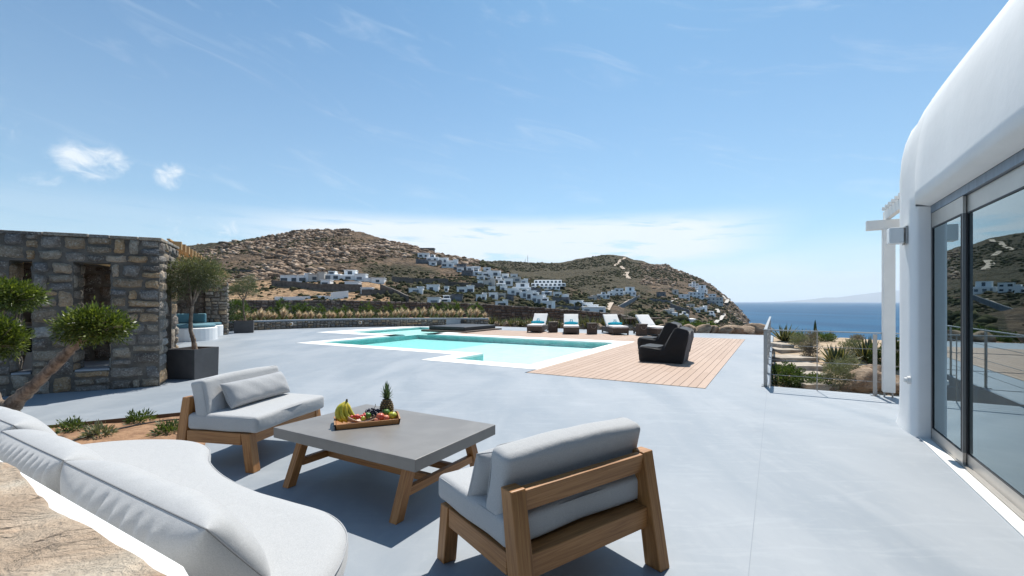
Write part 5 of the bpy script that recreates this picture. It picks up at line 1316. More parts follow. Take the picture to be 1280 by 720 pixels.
# pineapple
pa = empty('pineapple', tuple(TB(.175, .065, .014)), 'whole pineapple with a green crown at the right back corner of the tray', 'pineapple')
M['pineskin'] = mat('pineapple_skin', rough=.7, fn=lambda t, b, oc: t.link(t.ramp(attr(t), [(0, (.05, .035, .015)), (.3, (.13, .085, .03)), (.75, (.25, .16, .055)), (1, (.50, .36, .16))]), b.inputs['Base Color']))
bc = MB(); H_ = .165; NR, NC = 9, 13
def prad(q): return .058*(math.sin(PI*(.11+.80*q)))**.55
core = [(prad(i/8)*.93, H_*i/8) for i in range(9)]; bc.lathe((0, 0, 0), core, 16, r=.0)
random.seed(3)
for i in range(NR):
    for k in range(NC):
        q = (i+.5)/NR; a = 2*PI*(k+.5*(i % 2))/NC; z = H_*q; rr = prad(q); hz = H_/NR*.62; ha = PI/NC*1.02
        P0 = [Vector((rr*.94*math.cos(a+da), rr*.94*math.sin(a+da), z+dz)) for da, dz in ((-ha, 0), (0, -hz), (ha, 0), (0, hz))]
        tip = Vector((rr*1.13*math.cos(a), rr*1.13*math.sin(a), z+.004)); md_ = [p.lerp(tip, .55)*1.0 for p in P0]
        bc.add(P0+md_, [(0, 1, 5, 4), (1, 2, 6, 5), (2, 3, 7, 6), (3, 0, 4, 7)], None, random.uniform(.15, .5)); bc.add(md_+[tip], [(0, 1, 4), (1, 2, 4), (2, 3, 4), (3, 0, 4)], None, random.choice([.35, .6, 1.0]))
bc.build('fruit_body', M['pineskin'], pa)
M['pineleaf'] = mat('pineapple_leaf', rough=.5, fn=f_leaf([(0, (.045, .09, .04)), (1, (.14, .20, .09))], .2))
bc = MB()
for k in range(46):
    q = k/46; a = k*2.4; L = .055+.065*q; el_ = R(30+58*q); d = Vector((math.cos(a)*math.cos(el_), math.sin(a)*math.cos(el_), math.sin(el_))); s_ = Vector((-math.sin(a), math.cos(a), 0)); p0 = Vector((.012*math.cos(a)*(1-q), .012*math.sin(a)*(1-q), H_-.004+.045*q)); rows = []
    for i in range(5):
        f = i/4; c = p0+d*L*f+Vector((0, 0, -.018*f*f*(1-q)+.012*f)); w_ = .0125*(1-f)**.7; rows.append([c-s_*w_, c+Vector((0, 0, -.002)), c+s_*w_])
    bc.grid(rows, r=random.random())
bc.build('leaf_crown', M['pineleaf'], pa)

# ------------------------------------------------------------------ curved built-in sofa
MZ = .42
edge = [(-4.6, 2.62), (-4.1, 3.0), (-3.55, 3.30), (-3.10, 3.56), (-2.64, 3.60), (-2.33, 3.46), (-2.12, 3.16), (-1.86, 2.90), (-1.53, 2.66), (-1.22, 2.50), (-.97, 2.37), (-.82, 2.20), (-.755, 2.0), (-.74, 1.82), (-.76, 1.62), (-.83, 1.42), (-.95, 1.27)]
ev = smooth_line([Vector((x, y, 0)) for x, y in edge], 6)
backL = [UV(.70, -1.50), UV(.70, -2.6), UV(.70, -4.0), UV(.70, -5.4)]
poly = [Vector((p.x, p.y, 0)) for p in ev]+[Vector((p.x, p.y, 0)) for p in backL]
ctr = sum(poly, Vector())/len(poly)
def ring(poly, ins, z):
    n = len(poly); out = []
    for i, p in enumerate(poly):
        d = poly[(i+1) % n]-poly[i-1]; d.normalize(); nr = Vector((-d.y, d.x, 0)); out.append(p+nr*ins+Vector((0, 0, z)))
    return out
sgn_area = sum(poly[i].x*poly[(i+1) % len(poly)].y-poly[(i+1) % len(poly)].x*poly[i].y for i in range(len(poly)))
if sgn_area < 0: poly = poly[::-1]
sf = empty('built_in_sofa', tuple(ctr), 'large curved built-in sofa base with one pale grey mattress in the foreground', 'sofa')
def shell(name, rings, m, par, smooth=True):
    bm = bmesh.new(); R_ = [[bm.verts.new(p) for p in rg] for rg in rings]; n = len(R_[0])
    for a_, c_ in zip(R_, R_[1:]):
        for i in range(n): bm.faces.new((a_[i], a_[(i+1) % n], c_[(i+1) % n], c_[i]))
    f = bm.faces.new(R_[-1]); bmesh.ops.triangulate(bm, faces=[f]); bmesh.ops.recalc_face_normals(bm, faces=bm.faces)
    base = WL[par.name]; bm.transform(Matrix.Translation(-base)); me = bpy.data.meshes.new(name); bm.to_mesh(me); bm.free(); return link(name, me, m, par, smooth=smooth)
th = .15
shell('mattress', [ring(poly, -i_, MZ-th+z_) for i_, z_ in ((-.02, -.005), (.012, .02), (.02, .05), (.022, .085), (.012, .118), (-.008, .138), (-.035, .149), (-.08, .154), (-.14, .155))], M['cloth'], sf)
shell('plaster_base', [ring(poly, -i_, z_) for i_, z_ in ((-.06, -.01), (-.06, MZ-th-.012), (-.12, MZ-th-.004))], M['white'], sf, smooth=False)
q_ = ring(poly, -.016, MZ-.033); ed_ = [p for p in q_ if True][:len(q_)]
b = MB(); b.tube(ed_+[ed_[0]], .004, 5, cap=False); b.build('piping', M['cloth2'], sf, world=True, smooth=True)
# back pillows standing along the wall, gathered at the seam
def back_pillow(v0, v1, label, seed, u=.86, z=.60, tilt=0, du=0.0):
    w_ = v1-v0; c = UV(u, (v0+v1)/2, z); ax = (UV(u+du, v1)-UV(u-du, v0)).normalized(); ay = Vector((-ax.y, ax.x, 0))
    mm = frame_mtx(c, ax, ay) @ Matrix.Rotation(R(tilt), 4, 'X')
    o = pillow('back_pillow', w_, .40, .30, M['cloth'], None, Matrix.Identity(4), seam=True, seed=seed, pinch=.05, pleat=.050, npl=12, nx=110, ny=44, px=5)
    o.matrix_world = mm; return clean(o, label, 'pillow', 'gathered back pillows of the built-in sofa')
back_pillow(-3.02, -1.70, 'long gathered grey pillow nearest the camera along the white wall', 21, u=.95, z=.555, tilt=37)
back_pillow(-4.05, -3.04, 'gathered grey pillow in the middle of the row along the stone wall', 22, u=.95, z=.555, tilt=36)
back_pillow(-5.1, -4.07, 'farthest gathered grey pillow at the left edge, next to the tree trunk', 23, u=1.0, z=.57, tilt=34)
# white plaster kerb and the flat stone capping of the wall in front of it
wl = empty('stone_capped_wall', UV(.3, -2.5), 'wall topped with flat tan capstone and a white plaster kerb, bottom left', 'wall')
rows = []; n = 90; rdx = random.Random(8)
Vs = [-1.44-5.2*(i/n)**1.15 for i in range(n+1)]
def capedge(v): return .606+.05*math.exp(-((v+3.05)/.3)**2)+.008*math.sin(v*6.3)+.028*(float(fbm(np.array([v*7.]), np.array([3.]), 6, .6)[0])-.5)
for i, v in enumerate(Vs):
    e0 = capedge(v); r_ = max(0, .05-(-1.44-v)) / .05
    rows.append([UV(e0-.05, v, .60), UV(e0-.05, v, .738-.05*r_), UV(.630, v, .745-.05*r_), UV(.655, v, .742-.05*r_), UV(.672, v, .722-.05*r_), UV(.680, v, .68), UV(.682, v, 0)])
b = MB(); b.grid(rows); b.grid([[r for r in rows[0]], [Vector((r.x, r.y, 0)) for r in rows[0]]]); b.build('plaster_kerb', M['white'], wl, world=True, smooth=True)
rows = []
def sz(u, v):
    a = np.array([u*6.]), np.array([v*6.]); return .752+.018*(float(fbm(*a, 5)[0])-.5)+.010*(float(ridged(np.array([u*11.+v*3]), np.array([v*4.]), 4)[0])-.5)
nu = 46
for i, v in enumerate(Vs):
    e0 = capedge(v); row = [UV(e0, v, .66)]
    for k in range(nu+1): u = e0-(e0+1.2)*(k/nu)**1.5; row.append(UV(u, v, sz(u, v)-(.010 if k == 0 else 0)))
    rows.append(row)
b = MB(); b.grid(rows, flip=True); b.build('capstone', M['topstone'], wl, world=True, smooth=True)
b = MB(); stones(b, UV(-1.2, -1.44), UV(1, 0), UV(0, 1), 1.78, 0, .70, seed=77); b.build('stone_facing', M['stone_warm'] if 'stone_warm' in M else M['stone'], wl, world=True, smooth=True)

# ------------------------------------------------------------------ sun loungers, side tables, bean bags, wooden bench
def lounger(px_, dirv, loc, label, first=None):
    rz = math.atan2(dirv[1], dirv[0])-PI/2
    if first: return dup(first, loc, rz, label)
    o = empty('sun_lounger', loc, label, 'sun lounger', 'wicker sun loungers behind the pool', rz)
    b = MB(); b.box(0, .72, 0, 1.95, .07, .30); b.build('wicker_frame', M['wicker'], o, bevel=.015)
    for x in (.04, .68):
        for y in (.04, 1.91): b = MB(); b.box(x-.03, x+.03, y-.03, y+.03, 0, .069); b.build('foot', M['wicker'], o)
    bm = cushion_bm(.70, 1.22, .09, r=.03, crown=.008); bm_obj('seat_mattress', bm, M['whitecloth'], o, Matrix.Translation((.36, .62, .302)))
    bm = cushion_bm(.70, .78, .085, r=.03, crown=.008); bm_obj('back_mattress', bm, M['whitecloth'], o, Matrix.Translation((.36, 1.20, .34)) @ Matrix.Rotation(R(39), 4, 'X') @ Matrix.Translation((0, .39, 0)))
    b = MB(); b.obox((.36, 1.20+.29, .335+.235), (.34, 0, 0), (0, .29, .235), (0, -.009, .011)); b.build('back_frame', M['wicker'], o)
    b = MB()
    for x in (.1, .62): b.bar((x, 1.62, .30), (x, 1.55, .70), .03, .03)
    b.build('prop', M['wicker'], o)
    return o
l1 = lounger(0, (.25, .97), (.71, 21.83, .008), 'wicker sun lounger farthest left behind the pool, with a turquoise towel')
lounger(0, (.12, .99), (2.34, 20.75, .008), 'wicker sun lounger second from the left, facing straight to the camera', l1)
lounger(0, (-.07, 1), (4.50, 20.25, .008), 'wicker sun lounger third from the left, just left of the wooden bench', l1)
lounger(0, (-.28, .96), (6.25, 19.6, .008), 'wicker sun lounger farthest right, half hidden by the black chairs and without a towel', l1)
def towel(base, dirv, label, first=None):
    d = Vector((*dirv, 0)).normalized(); x_ = Vector((d.y, -d.x, 0)); c = Vector((base[0], base[1], 0))+x_*.36+d*.95+Vector((0, 0, .46))
    if first: return dup(first, tuple(c), math.atan2(x_.y, x_.x), label)
    o = empty('folded_towel', tuple(c), label, 'towel', 'turquoise towels on the loungers', math.atan2(x_.y, x_.x))
    b = MB()
    b.tube([(-.32, -.05, .01), (-.1, -.05, .025), (.1, -.05, .025), (.32, -.05, .01)], [.06, .08, .08, .06], 10, sq=.9); b.build('rolled_towel', M['towel'], o, smooth=True)
    b = MB(); b.tube([(-.2, .06, .01), (.2, .06, .01)], [.055, .055], 10); b.build('rolled_towel', M['towel'], o, smooth=True)
    b = MB()
    for s_ in (-1, 1):
        rows = []
        for i in range(6): q = i/5; rows.append([(s_*.02*(1-q)+s_*.05*q, .0+.02*q, .04+.17*q), (s_*(.08+.03*math.sin(q*3))*(1-q*.85), -.02, .05+.15*q)])
        b.grid(rows)
    o2 = b.build('fanned_towel', M['towel'], o, smooth=True); m_ = o2.modifiers.new('solid', 'SOLIDIFY'); m_.thickness = .02
    return o
t1 = towel((.71, 21.83), (.25, .97), 'turquoise towel roll on the leftmost sun lounger')
towel((2.34, 20.75), (.12, .99), 'turquoise towel roll on the second sun lounger from the left', t1)
towel((4.50, 20.25), (-.07, 1), 'turquoise towel roll on the third sun lounger from the left', t1)
def wicker_table(loc, label, first=None):
    if first: return dup(first, loc, None, label)
    o = empty('side_table', loc, label, 'side table', 'wicker side tables between the loungers', .2)
    b = MB(); b.prism([(-.19, -.19), (.19, -.19), (.19, .19), (-.19, .19)], 0, .47); b.build('woven_body', M['wicker'], o, bevel=.02)
    b = MB(); b.box(-.205, .205, -.205, .205, .472, .51); b.build('lid', M['wicker'], o, bevel=.008)
    b = MB(); b.tube([(-.13, -.203, .40), (-.09, -.215, .30), (0, -.222, .26), (.09, -.215, .30), (.13, -.203, .40)], .009, 6); b.build('rope_handle', M['slab'], o); return o
w1 = wicker_table((2.0, 22.2, .008), 'dark wicker side table between the first and second loungers')
wicker_table((3.68, 20.95, .008), 'dark wicker side table between the second and third loungers', w1)
wicker_table((5.72, 20.1, .008), 'dark wicker side table between the third and fourth loungers, with a rope handle', w1)
o = empty('wooden_bench', (6.6, 24.2, 0), 'weathered wooden bench table behind the third side table', 'bench')
b = MB(); b.bar((5.9, 24.0, .60), (8.0, 24.6, .60), .45, .06); b.build('plank_top', M['darkwood'], o, world=True)
for x, y in ((6.25, 24.0), (6.5, 24.3), (7.6, 24.4), (7.4, 24.5)): b = MB(); b.bar((x, y, 0), (x, y, .57), .09, .09); b.build('leg', M['darkwood'], o, world=True)
def beanbag(F, label, first=None):
    ax_ = Vector((.865, -.501, 0)); ay_ = Vector((.501, .865, 0))
    if first: return dup(first, tuple(F), math.atan2(ax_.y, ax_.x), label)
    o = empty('beanbag_chair', tuple(F), label, 'beanbag chair', 'black beanbag chairs on the deck', math.atan2(ax_.y, ax_.x))
    L, W_ = 1.12, .82
    def section(y):   # side outline (x,z), counter-clockwise from front bottom
        e = (abs(y-W_/2)/(W_/2)); dz = .0 if e < .7 else .02*(e-.7)/.3; sag = .035*(1-e**2)
        return [(.0, .03), (-.015, .18), (-.005, .33), (.03, .385-dz), (.10, .40-dz-sag*.4), (.25, .395-dz-sag), (.44, .385-dz-sag), (.56, .40-sag*.8), (.62, .45-sag*.4), (.69, .56), (.76, .70), (.81, .81-dz+sag*.2), (.85, .865-dz-sag*1.2), (.92, .885-dz-sag*1.5), (1.04, .865-dz*1.5-sag*1.5), (1.13, .83-dz-sag*.5), (1.165, .77), (1.15, .60), (1.11, .42), (1.07, .22), (1.04, .06), (1.02, .0), (.55, .0), (.03, .0)]
    rows = []; n = 18
    for i in range(n+1):
        q = i/n; y = W_/2+W_/2*math.sin(PI/2*(2*q-1)); e = abs(2*q-1); sec = section(y); row = []
        k_ = 1 if e < .99 else .985
        for x, z in sec: row.append((x+.01*math.sin(y*11+z*9), y+(.02*math.sin(z*6+x*4))*(1 if q > .5 else -1)*e, z*k_+.006*math.sin(x*15+y*7)*(1 if z > .1 else 0)))
        rows.append(row)
    b = MB(); b.grid(rows, closed=True)
    for rw, fl in ((rows[0], False), (rows[-1], True)):   # bulging side panels
        c = len(b.v); cxy = [(.52, .2), ]
        # fan through an inner ring
        m_ = len(rw); sgn_ = -1 if not fl else 1; cx, cz = .62, .30
        r1 = [((p[0]*.8+cx*.2), p[1]+sgn_*.028, p[2]*.8+cz*.2) for p in rw]; r2 = [((p[0]*.4+cx*.6), p[1]+sgn_*.045, p[2]*.4+cz*.6) for p in rw]
        b.grid([rw, r1, r2], closed=True, flip=not fl); k0 = len(b.v)-m_; b.add([r2[j] for j in range(m_)]+[(cx, rw[0][1]+sgn_*.05, cz)], [((j, (j+1) % m_, m_) if not fl else ((j+1) % m_, j, m_))[::-1] for j in range(m_)])
    me = b.mesh('cover'); bx = bmesh.new(); bx.from_mesh(me); bmesh.ops.remove_doubles(bx, verts=bx.verts, dist=.0008); bmesh.ops.recalc_face_normals(bx, faces=bx.faces); bx.to_mesh(me); bx.free()
    link('cover', me, M['blackcloth'], o, smooth=True)
    b = MB(); b.tube([(x*1.0, .012, z) for x, z in section(0)[1:20]], .008, 6); b.build('side_seam', M['blackcloth'], o, smooth=True)
    b = MB(); b.tube([(x*1.0, W_-.012, z) for x, z in section(W_)[1:20]], .008, 6); b.build('side_seam', M['blackcloth'], o, smooth=True)
    return o
bb = beanbag(Vector((3.17, 11.36, .008)), 'nearer black beanbag lounge chair on the deck, its back towards the sea')
beanbag(Vector((3.90, 14.1, .008)), 'black beanbag lounge chair partly hidden behind the nearer one', bb)
# ================================================================== TREES AND PLANTS
def leaves(name, blobs, N, ll, lw, m, parent, seed=0, shell=.55, up=.35, clump=0, csz=.12, out=1.0, jag=0.0, rlo=0, rhi=1):
    """crown of N separate small leaves through the volume of ellipsoids blobs=[(centre, radii)], gathered in sprigs"""
    rs = np.random.RandomState(seed); vol = np.array([r[0]*r[1]*r[2] for c, r in blobs])**.67; pick = rs.choice(len(blobs), N if not clump else clump, p=vol/vol.sum())
    C_ = np.array([list(c) for c, r in blobs])[pick]; R_ = np.array([list(r) for c, r in blobs])[pick]
    d = rs.normal(size=(len(pick), 3)); d /= np.linalg.norm(d, axis=1)[:, None]
    rad = (shell+(1-shell)*rs.rand(len(pick))**.6)*(1+jag*rs.normal(size=len(pick)))
    P_ = C_+R_*d*rad[:, None]
    if clump:
        k = rs.randint(0, clump, N); tone = rs.rand(clump)[k]*.55+rs.rand(N)*.45; dd = d[k]; off = rs.normal(size=(N, 3)); P_ = P_[k]+off*csz*.5; dirs = dd*out+off*.8+rs.normal(size=(N, 3))*.35
    else: tone = rs.rand(N); dirs = d*out+rs.normal(size=(N, 3))*.6
    dirs[:, 2] += up; dirs /= np.linalg.norm(dirs, axis=1)[:, None]
    s = np.cross(dirs, rs.normal(size=(N, 3))); s /= np.linalg.norm(s, axis=1)[:, None]+1e-9
    L = ll*(.6+.7*rs.rand(N))[:, None]; W_ = lw*(.7+.6*rs.rand(N))[:, None]; nrm = np.cross(dirs, s)
    v0 = P_; v1 = P_+dirs*L*.5+s*W_*.5+nrm*W_*.12; v2 = P_+dirs*L; v3 = P_+dirs*L*.5-s*W_*.5+nrm*W_*.12
    V_ = np.stack([v0, v1, v2, v3], 1).reshape(-1, 3); base = WL[parent.name]; V_ = V_-np.array(base)[None]
    me = npmesh(name, V_, np.arange(4*N).reshape(-1, 4), rnd=np.clip(rlo+(rhi-rlo)*tone, 0, 1))
    o = bpy.data.objects.new(name, me); COL.objects.link(o); me.materials.append(m); o.parent = parent; WL[o.name] = base; return o
def trunk(name, pts, rad, parent, n=12, kn=.12, seed=0, m='bark'):
    rd = random.Random(seed); P_ = smooth_line([Vector(p) for p in pts], 7); N = len(P_); rr = [np.interp(i/(N-1)*(len(pts)-1), range(len(pts)), rad)*(1+rd.uniform(-kn, kn)) for i in range(N)]
    b = MB(); b.tube(P_, rr, n, r=.5); 
    for i in range(len(b.v)):
        v = Vector(b.v[i]); q = 1+kn*.9*math.sin(v.x*37+v.z*23)*math.sin(v.y*31+v.z*9)+kn*.5*math.sin(v.z*71+v.x*50); b.v[i] = tuple(P_[min(i//n, N-1)]+(v-P_[min(i//n, N-1)])*q) if i < n*N else b.v[i]
    return b.build(name, M[m], parent, world=True, smooth=True)
# leaning cloud-pruned tree at the left
tb_ = P(6, 534); Yt = tb_.y
tr = empty('cloud_pruned_tree', tuple(tb_), 'gnarled leaning tree with dense clipped green crowns at the left edge', 'tree')
def TP(px, py, Y=None): return PY(px, py, Y or Yt)
trunk('trunk', [tb_+Vector((.02, 0, -.05)), TP(10, 515), TP(22, 500), TP(44, 480, Yt-.05), TP(70, 455, Yt-.1), TP(92, 433, Yt-.12), TP(112, 418, Yt-.12)], [.14, .10, .078, .062, .056, .05, .03], tr, kn=.14, seed=3)
trunk('limb', [TP(8, 525), TP(-12, 500), TP(-22, 470, Yt+.1), TP(-12, 440, Yt+.1), TP(-2, 415, Yt+.15), TP(2, 385, Yt+.2)], [.12, .09, .07, .055, .05, .035], tr, kn=.14, seed=5)
trunk('limb', [TP(-22, 470, Yt+.1), TP(-30, 450, Yt-.1), TP(-14, 430, Yt-.2)], [.05, .04, .03], tr, seed=6)
def crown(cx, cy, wpx, hpx, Y, n, seed, nm='crown'):
    s_ = Y/569; c = TP(cx, cy, Y); rx, rz = wpx*s_/2, hpx*s_/2
    bl = [(c, (rx*.86, rx*.62, rz*.80)), (c+Vector((-rx*.45, 0, -rz*.12)), (rx*.5, rx*.45, rz*.62)), (c+Vector((rx*.42, .05, -rz*.05)), (rx*.5, rx*.45, rz*.68)), (c+Vector((0, 0, rz*.3)), (rx*.6, rx*.5, rz*.6))]
    leaves(nm, bl, n, .048, .015, M['leaf_box'], tr, seed, shell=.35, up=.5, clump=n//14, csz=.06, jag=.12)
for (cx_, cy_, w__, Yc, sd_) in ((115, 408, 84, Yt-.12, 61), (10, 371, 74, Yt+.2, 62), (-8, 423, 60, Yt-.15, 63)):
    rt = random.Random(sd_); tw_ = MB()
    for k in range(34):
        e = TP(cx_+rt.uniform(-.5, .5)*w__, cy_-rt.uniform(-14, 24), Yc+rt.uniform(-.18, .18)); s0 = TP(cx_+rt.uniform(-.12, .12)*w__, cy_+12, Yc); tw_.tube([s0, s0.lerp(e, .55)+Vector((0, 0, .02)), e], [.008, .005, .002], 5)
    tw_.build('twigs', M['bark'], tr, world=True)
crown(115, 408, 86, 48, Yt-.12, 9000, 1); crown(10, 371, 78, 44, Yt+.2, 7500, 2); crown(-8, 423, 62, 60, Yt-.15, 7500, 4)
for k, (a_, c_) in enumerate([((108, 420), (95, 402)), ((110, 419), (135, 405)), ((112, 418), (118, 398))]):
    trunk('branch', [TP(*a_, Yt-.12), TP((a_[0]+c_[0])/2, (a_[1]+c_[1])/2+2, Yt-.1), TP(*c_, Yt-.1)], [.03, .02, .01], tr, n=6, seed=k)
# olive trees in square planters
def planter(c, rz, w_, h, label):
    o = empty('square_planter', tuple(c), label, 'planter', 'square grey planters', rz); t_ = .03; hw = w_/2; WL[o.name] = Vector((0, 0, 0))
    b = MB(); b.grid([[(-hw*k, -hw*k, z), (hw*k, -hw*k, z), (hw*k, hw*k, z), (-hw*k, hw*k, z)] for k, z in ((.97, 0), (1, h), (1-t_/hw*1, h), ((1-t_/hw)*.99, h-.07))], closed=True); b.build('shell', M['planter'], o)
    b = MB(); b.add([(-hw*.93, -hw*.93, h-.06), (hw*.93, -hw*.93, h-.06), (hw*.93, hw*.93, h-.06), (-hw*.93, hw*.93, h-.06)], [(0, 1, 2, 3)]); b.build('soil', M['soil'], o); return o
p1 = (P(214, 475)+P(250, 476)+P(262, 467))/3; p1 = (P(214, 475)+P(262, 467))/2
pd_ = P(250, 476)-P(214, 475); planter(Vector((-6.33, 9.05, 0)), math.atan2(pd_.y, pd_.x), .60, .58, 'dark grey square planter of the larger olive tree, beside the pavilion corner')
def olive(c, h0, h1, rad, label, seed, n=11000):
    o = empty('olive_tree', tuple(c), label, 'tree', 'olive trees in planters'); rd = random.Random(seed)
    top = c+Vector((.02, 0, h1-rad*1.0)); fork = c+Vector((rd.uniform(-.05, .02), 0, (h1-2*rad)+.0))
    trunk('trunk', [c+Vector((.06, 0, h0)), c+Vector((.03, 0, h0+.2)), c+Vector((-.03, 0, (h0+fork.z)/2)), fork], [.055, .042, .036, .034], o, n=9, seed=seed, kn=.1)
    bl = []
    for k in range(7):
        a = k*2.4+seed; e = rd.uniform(.35, .75)*rad; q = top+Vector((math.cos(a)*e, math.sin(a)*e, rd.uniform(-.35, .5)*rad)); bl.append((q, (rad*.52, rad*.52, rad*.46)))
        trunk('branch', [fork, fork.lerp(q, .5)+Vector((0, 0, .05)), q+Vector((0, 0, rad*.2))], [.022, .015, .006], o, n=6, seed=k+seed)
    leaves('crown', bl, n, .062, .013, M['leaf_olive'], o, seed, shell=.2, up=.5, clump=n//18, csz=.11, jag=.10)
    return o
olive(Vector((-6.36, 9.05, 0)), .52, 2.42, .50, 'larger olive tree in a planter, standing by the corner of the stone pavilion', 5)
planter(Vector((-13.0, 22.1, 0)), math.atan2(.52, 1), .82, .58, 'dark grey square planter of the smaller far olive tree'); olive(Vector((-13.0, 22.1, 0)), .52, 2.85, .66, 'smaller looking far olive tree beside the pine pergola end', 8, 8000)
# soil bed behind the sofa
b = MB(); rows = []
for i in range(36):
    f = i/35; a = Vector((-7.6, 4.0, 0)).lerp(Vector((-3.95, 6.08, 0)), f); c = Vector((-6.6, 2.6, 0)).lerp(Vector((-3.05, 4.5, 0)), f); row = []
    for k in range(20): q = a.lerp(c, k/19); row.append((q.x, q.y, .012+.05*float(fbm(np.array([q.x*4.]), np.array([q.y*4.]), 4)[0])*(1 if 0 < k < 19 else 0)))
    rows.append(row)
b.grid(rows); clean(b.build('planting_soil', M['soil'], smooth=True), kind='structure')
o = empty('bed_edging', (-5.7, 5.0, 0), 'thin dark metal edging strip along the soil bed', 'edging')
b = MB(); b.bar((-7.6, 4.0, .03), (-3.95, 6.08, .03), .012, .075); b.build('strip', M['darkwood'], o, world=True)
def ground_tuft(loc, r, h, label, seed, m='leaf_shrub', n=260, nm='ground_plant', group=None, ll=.06, lw=.016):
    o = empty(nm, tuple(loc), label, 'plant', group)
    leaves('foliage', [(Vector(loc)+Vector((0, 0, h*.42)), (r, r, h*.5))], n, ll, lw, M[m], o, seed, shell=.3, up=.6, clump=max(8, n//12), csz=.05, jag=.1); return o
for i, (x, y, r, lb, m_) in enumerate([(92, 541, .13, 'low green plant in the soil bed nearest the tree trunk', 'leaf_shrub'), (124, 549, .12, 'grey green plant in the soil bed at the mattress edge', 'leaf_grey'), (175, 530, .14, 'low green plant with a thin dry stalk in the soil bed', 'leaf_shrub'), (211, 545, .12, 'green plant in the soil bed just left of the teak chair', 'leaf_shrub')]):
    ground_tuft(P(x, y), r, .13, lb, 30+i, m_, 420)
o = empty('drip_hose', tuple(P(150, 545)), 'thin black irrigation hose lying on the soil bed', 'hose'); b = MB(); b.tube(smooth_line([P(60, 572)+Vector((0, 0, .05)), P(95, 556)+Vector((0, 0, .055)), P(150, 541)+Vector((0, 0, .05)), P(200, 532)+Vector((0, 0, .055)), P(240, 528)+Vector((0, 0, .05))], 5), .009, 6); b.build('hose', M['seal'], o, world=True)
# fountain grasses in a row, shrubs behind them
def grass(loc, h, label, group, first=None, seed=0, gold=.6, nm='fountain_grass', n=150, spread=.34):
    if first: return dup(first, tuple(loc), random.uniform(-.5, .5), label)
    o = empty(nm, tuple(loc), label, 'grass', group); WL[o.name] = Vector((0, 0, 0)); rd = random.Random(seed)
    for part, nn, mm, hh, sp in (('green_blades', int(n*.45), 'blade_green', h*.55, spread), ('golden_plumes', n, 'blade_gold', h, spread*.85)):
        b = MB()
        for k in range(nn):
            a = rd.uniform(0, 6.28); ln = hh*rd.uniform(.7, 1.1); lean = rd.uniform(.1, 1)*sp+.0; dx, dy = math.cos(a)*lean+(.16*h if part != 'green_blades' else 0), math.sin(a)*lean; w_ = .008 if part == 'green_blades' else .010; rows = []
            s_ = Vector((-math.sin(a), math.cos(a), 0))
            for i in range(5):
                q = i/4; c = Vector((dx*q**1.5, dy*q**1.5, ln*(q-.28*q*q*(lean/sp)))); ww = w_*(1-q*.7) if part == 'green_blades' else (.003 if i < 2 else .018*(1-(q-.5)*1.4)); rows.append([c-s_*ww, c+s_*ww])
            b.grid(rows, r=rd.random())
        b.build(part, M[mm], o)
    return o
random.seed(33); g1 = None; shr = None
bedL = offset_line(LWs, .85)
def at_px(L, px):
    q = min(range(len(L)-1), key=lambda i: abs(640+569*((L[i].x+L[i+1].x)/2)/((L[i].y+L[i+1].y)/2)-px)); a, c = L[q], L[q+1]
    xa, xc = 640+569*a.x/a.y, 640+569*c.x/c.y; f = max(0, min(1, (px-xa)/(xc-xa) if abs(xc-xa) > 1e-3 else .5)); return a.lerp(c, f)
GN = 'golden fountain grasses along the low planter wall'
gl = 'golden fountain grass in the row along the low planter wall'
xs = [x for x in np.arange(296, 604, 9.3)]
for i, x in enumerate(xs):
    p = at_px(bedL, x+random.uniform(-2, 2)); p = Vector((p.x, p.y, .36))
    if g1 is None: g1 = grass(p, .75, gl, GN, seed=1)
    else: g = grass(p, .75, gl, GN, g1); s_ = random.uniform(.75, 1.1); g.scale = (s_, s_, s_*random.uniform(.85, 1.1))
bed2 = offset_line(LWs, 2.6); SG = 'green shrubs in front of the dark garden wall'
for i, x in enumerate(np.arange(318, 600, 17)):
    p = at_px(bed2, x+random.uniform(-4, 4)); p = Vector((p.x, p.y, .3))
    if shr is None:
        shr = ground_tuft(p, .42, 1.05, 'leafy green shrub standing before the dark wall, behind the golden grasses', 60, 'leaf_shrub', 700, 'leafy_shrub', SG, ll=.14, lw=.045)
    else: s2 = dup(shr, tuple(p), random.uniform(0, 6)); s_ = random.uniform(.95, 1.45); s2.scale = (s_, s_, s_*random.uniform(.8, 1.1))
o = empty('round_bush', tuple(PY(296, 400, 23.4)), 'bright green bush beside the far planter', 'bush'); leaves('foliage', [(PY(297, 388, 23.4), (.42, .42, .55))], 1500, .11, .04, M['leaf_shrub'], o, 71, clump=110, csz=.1)
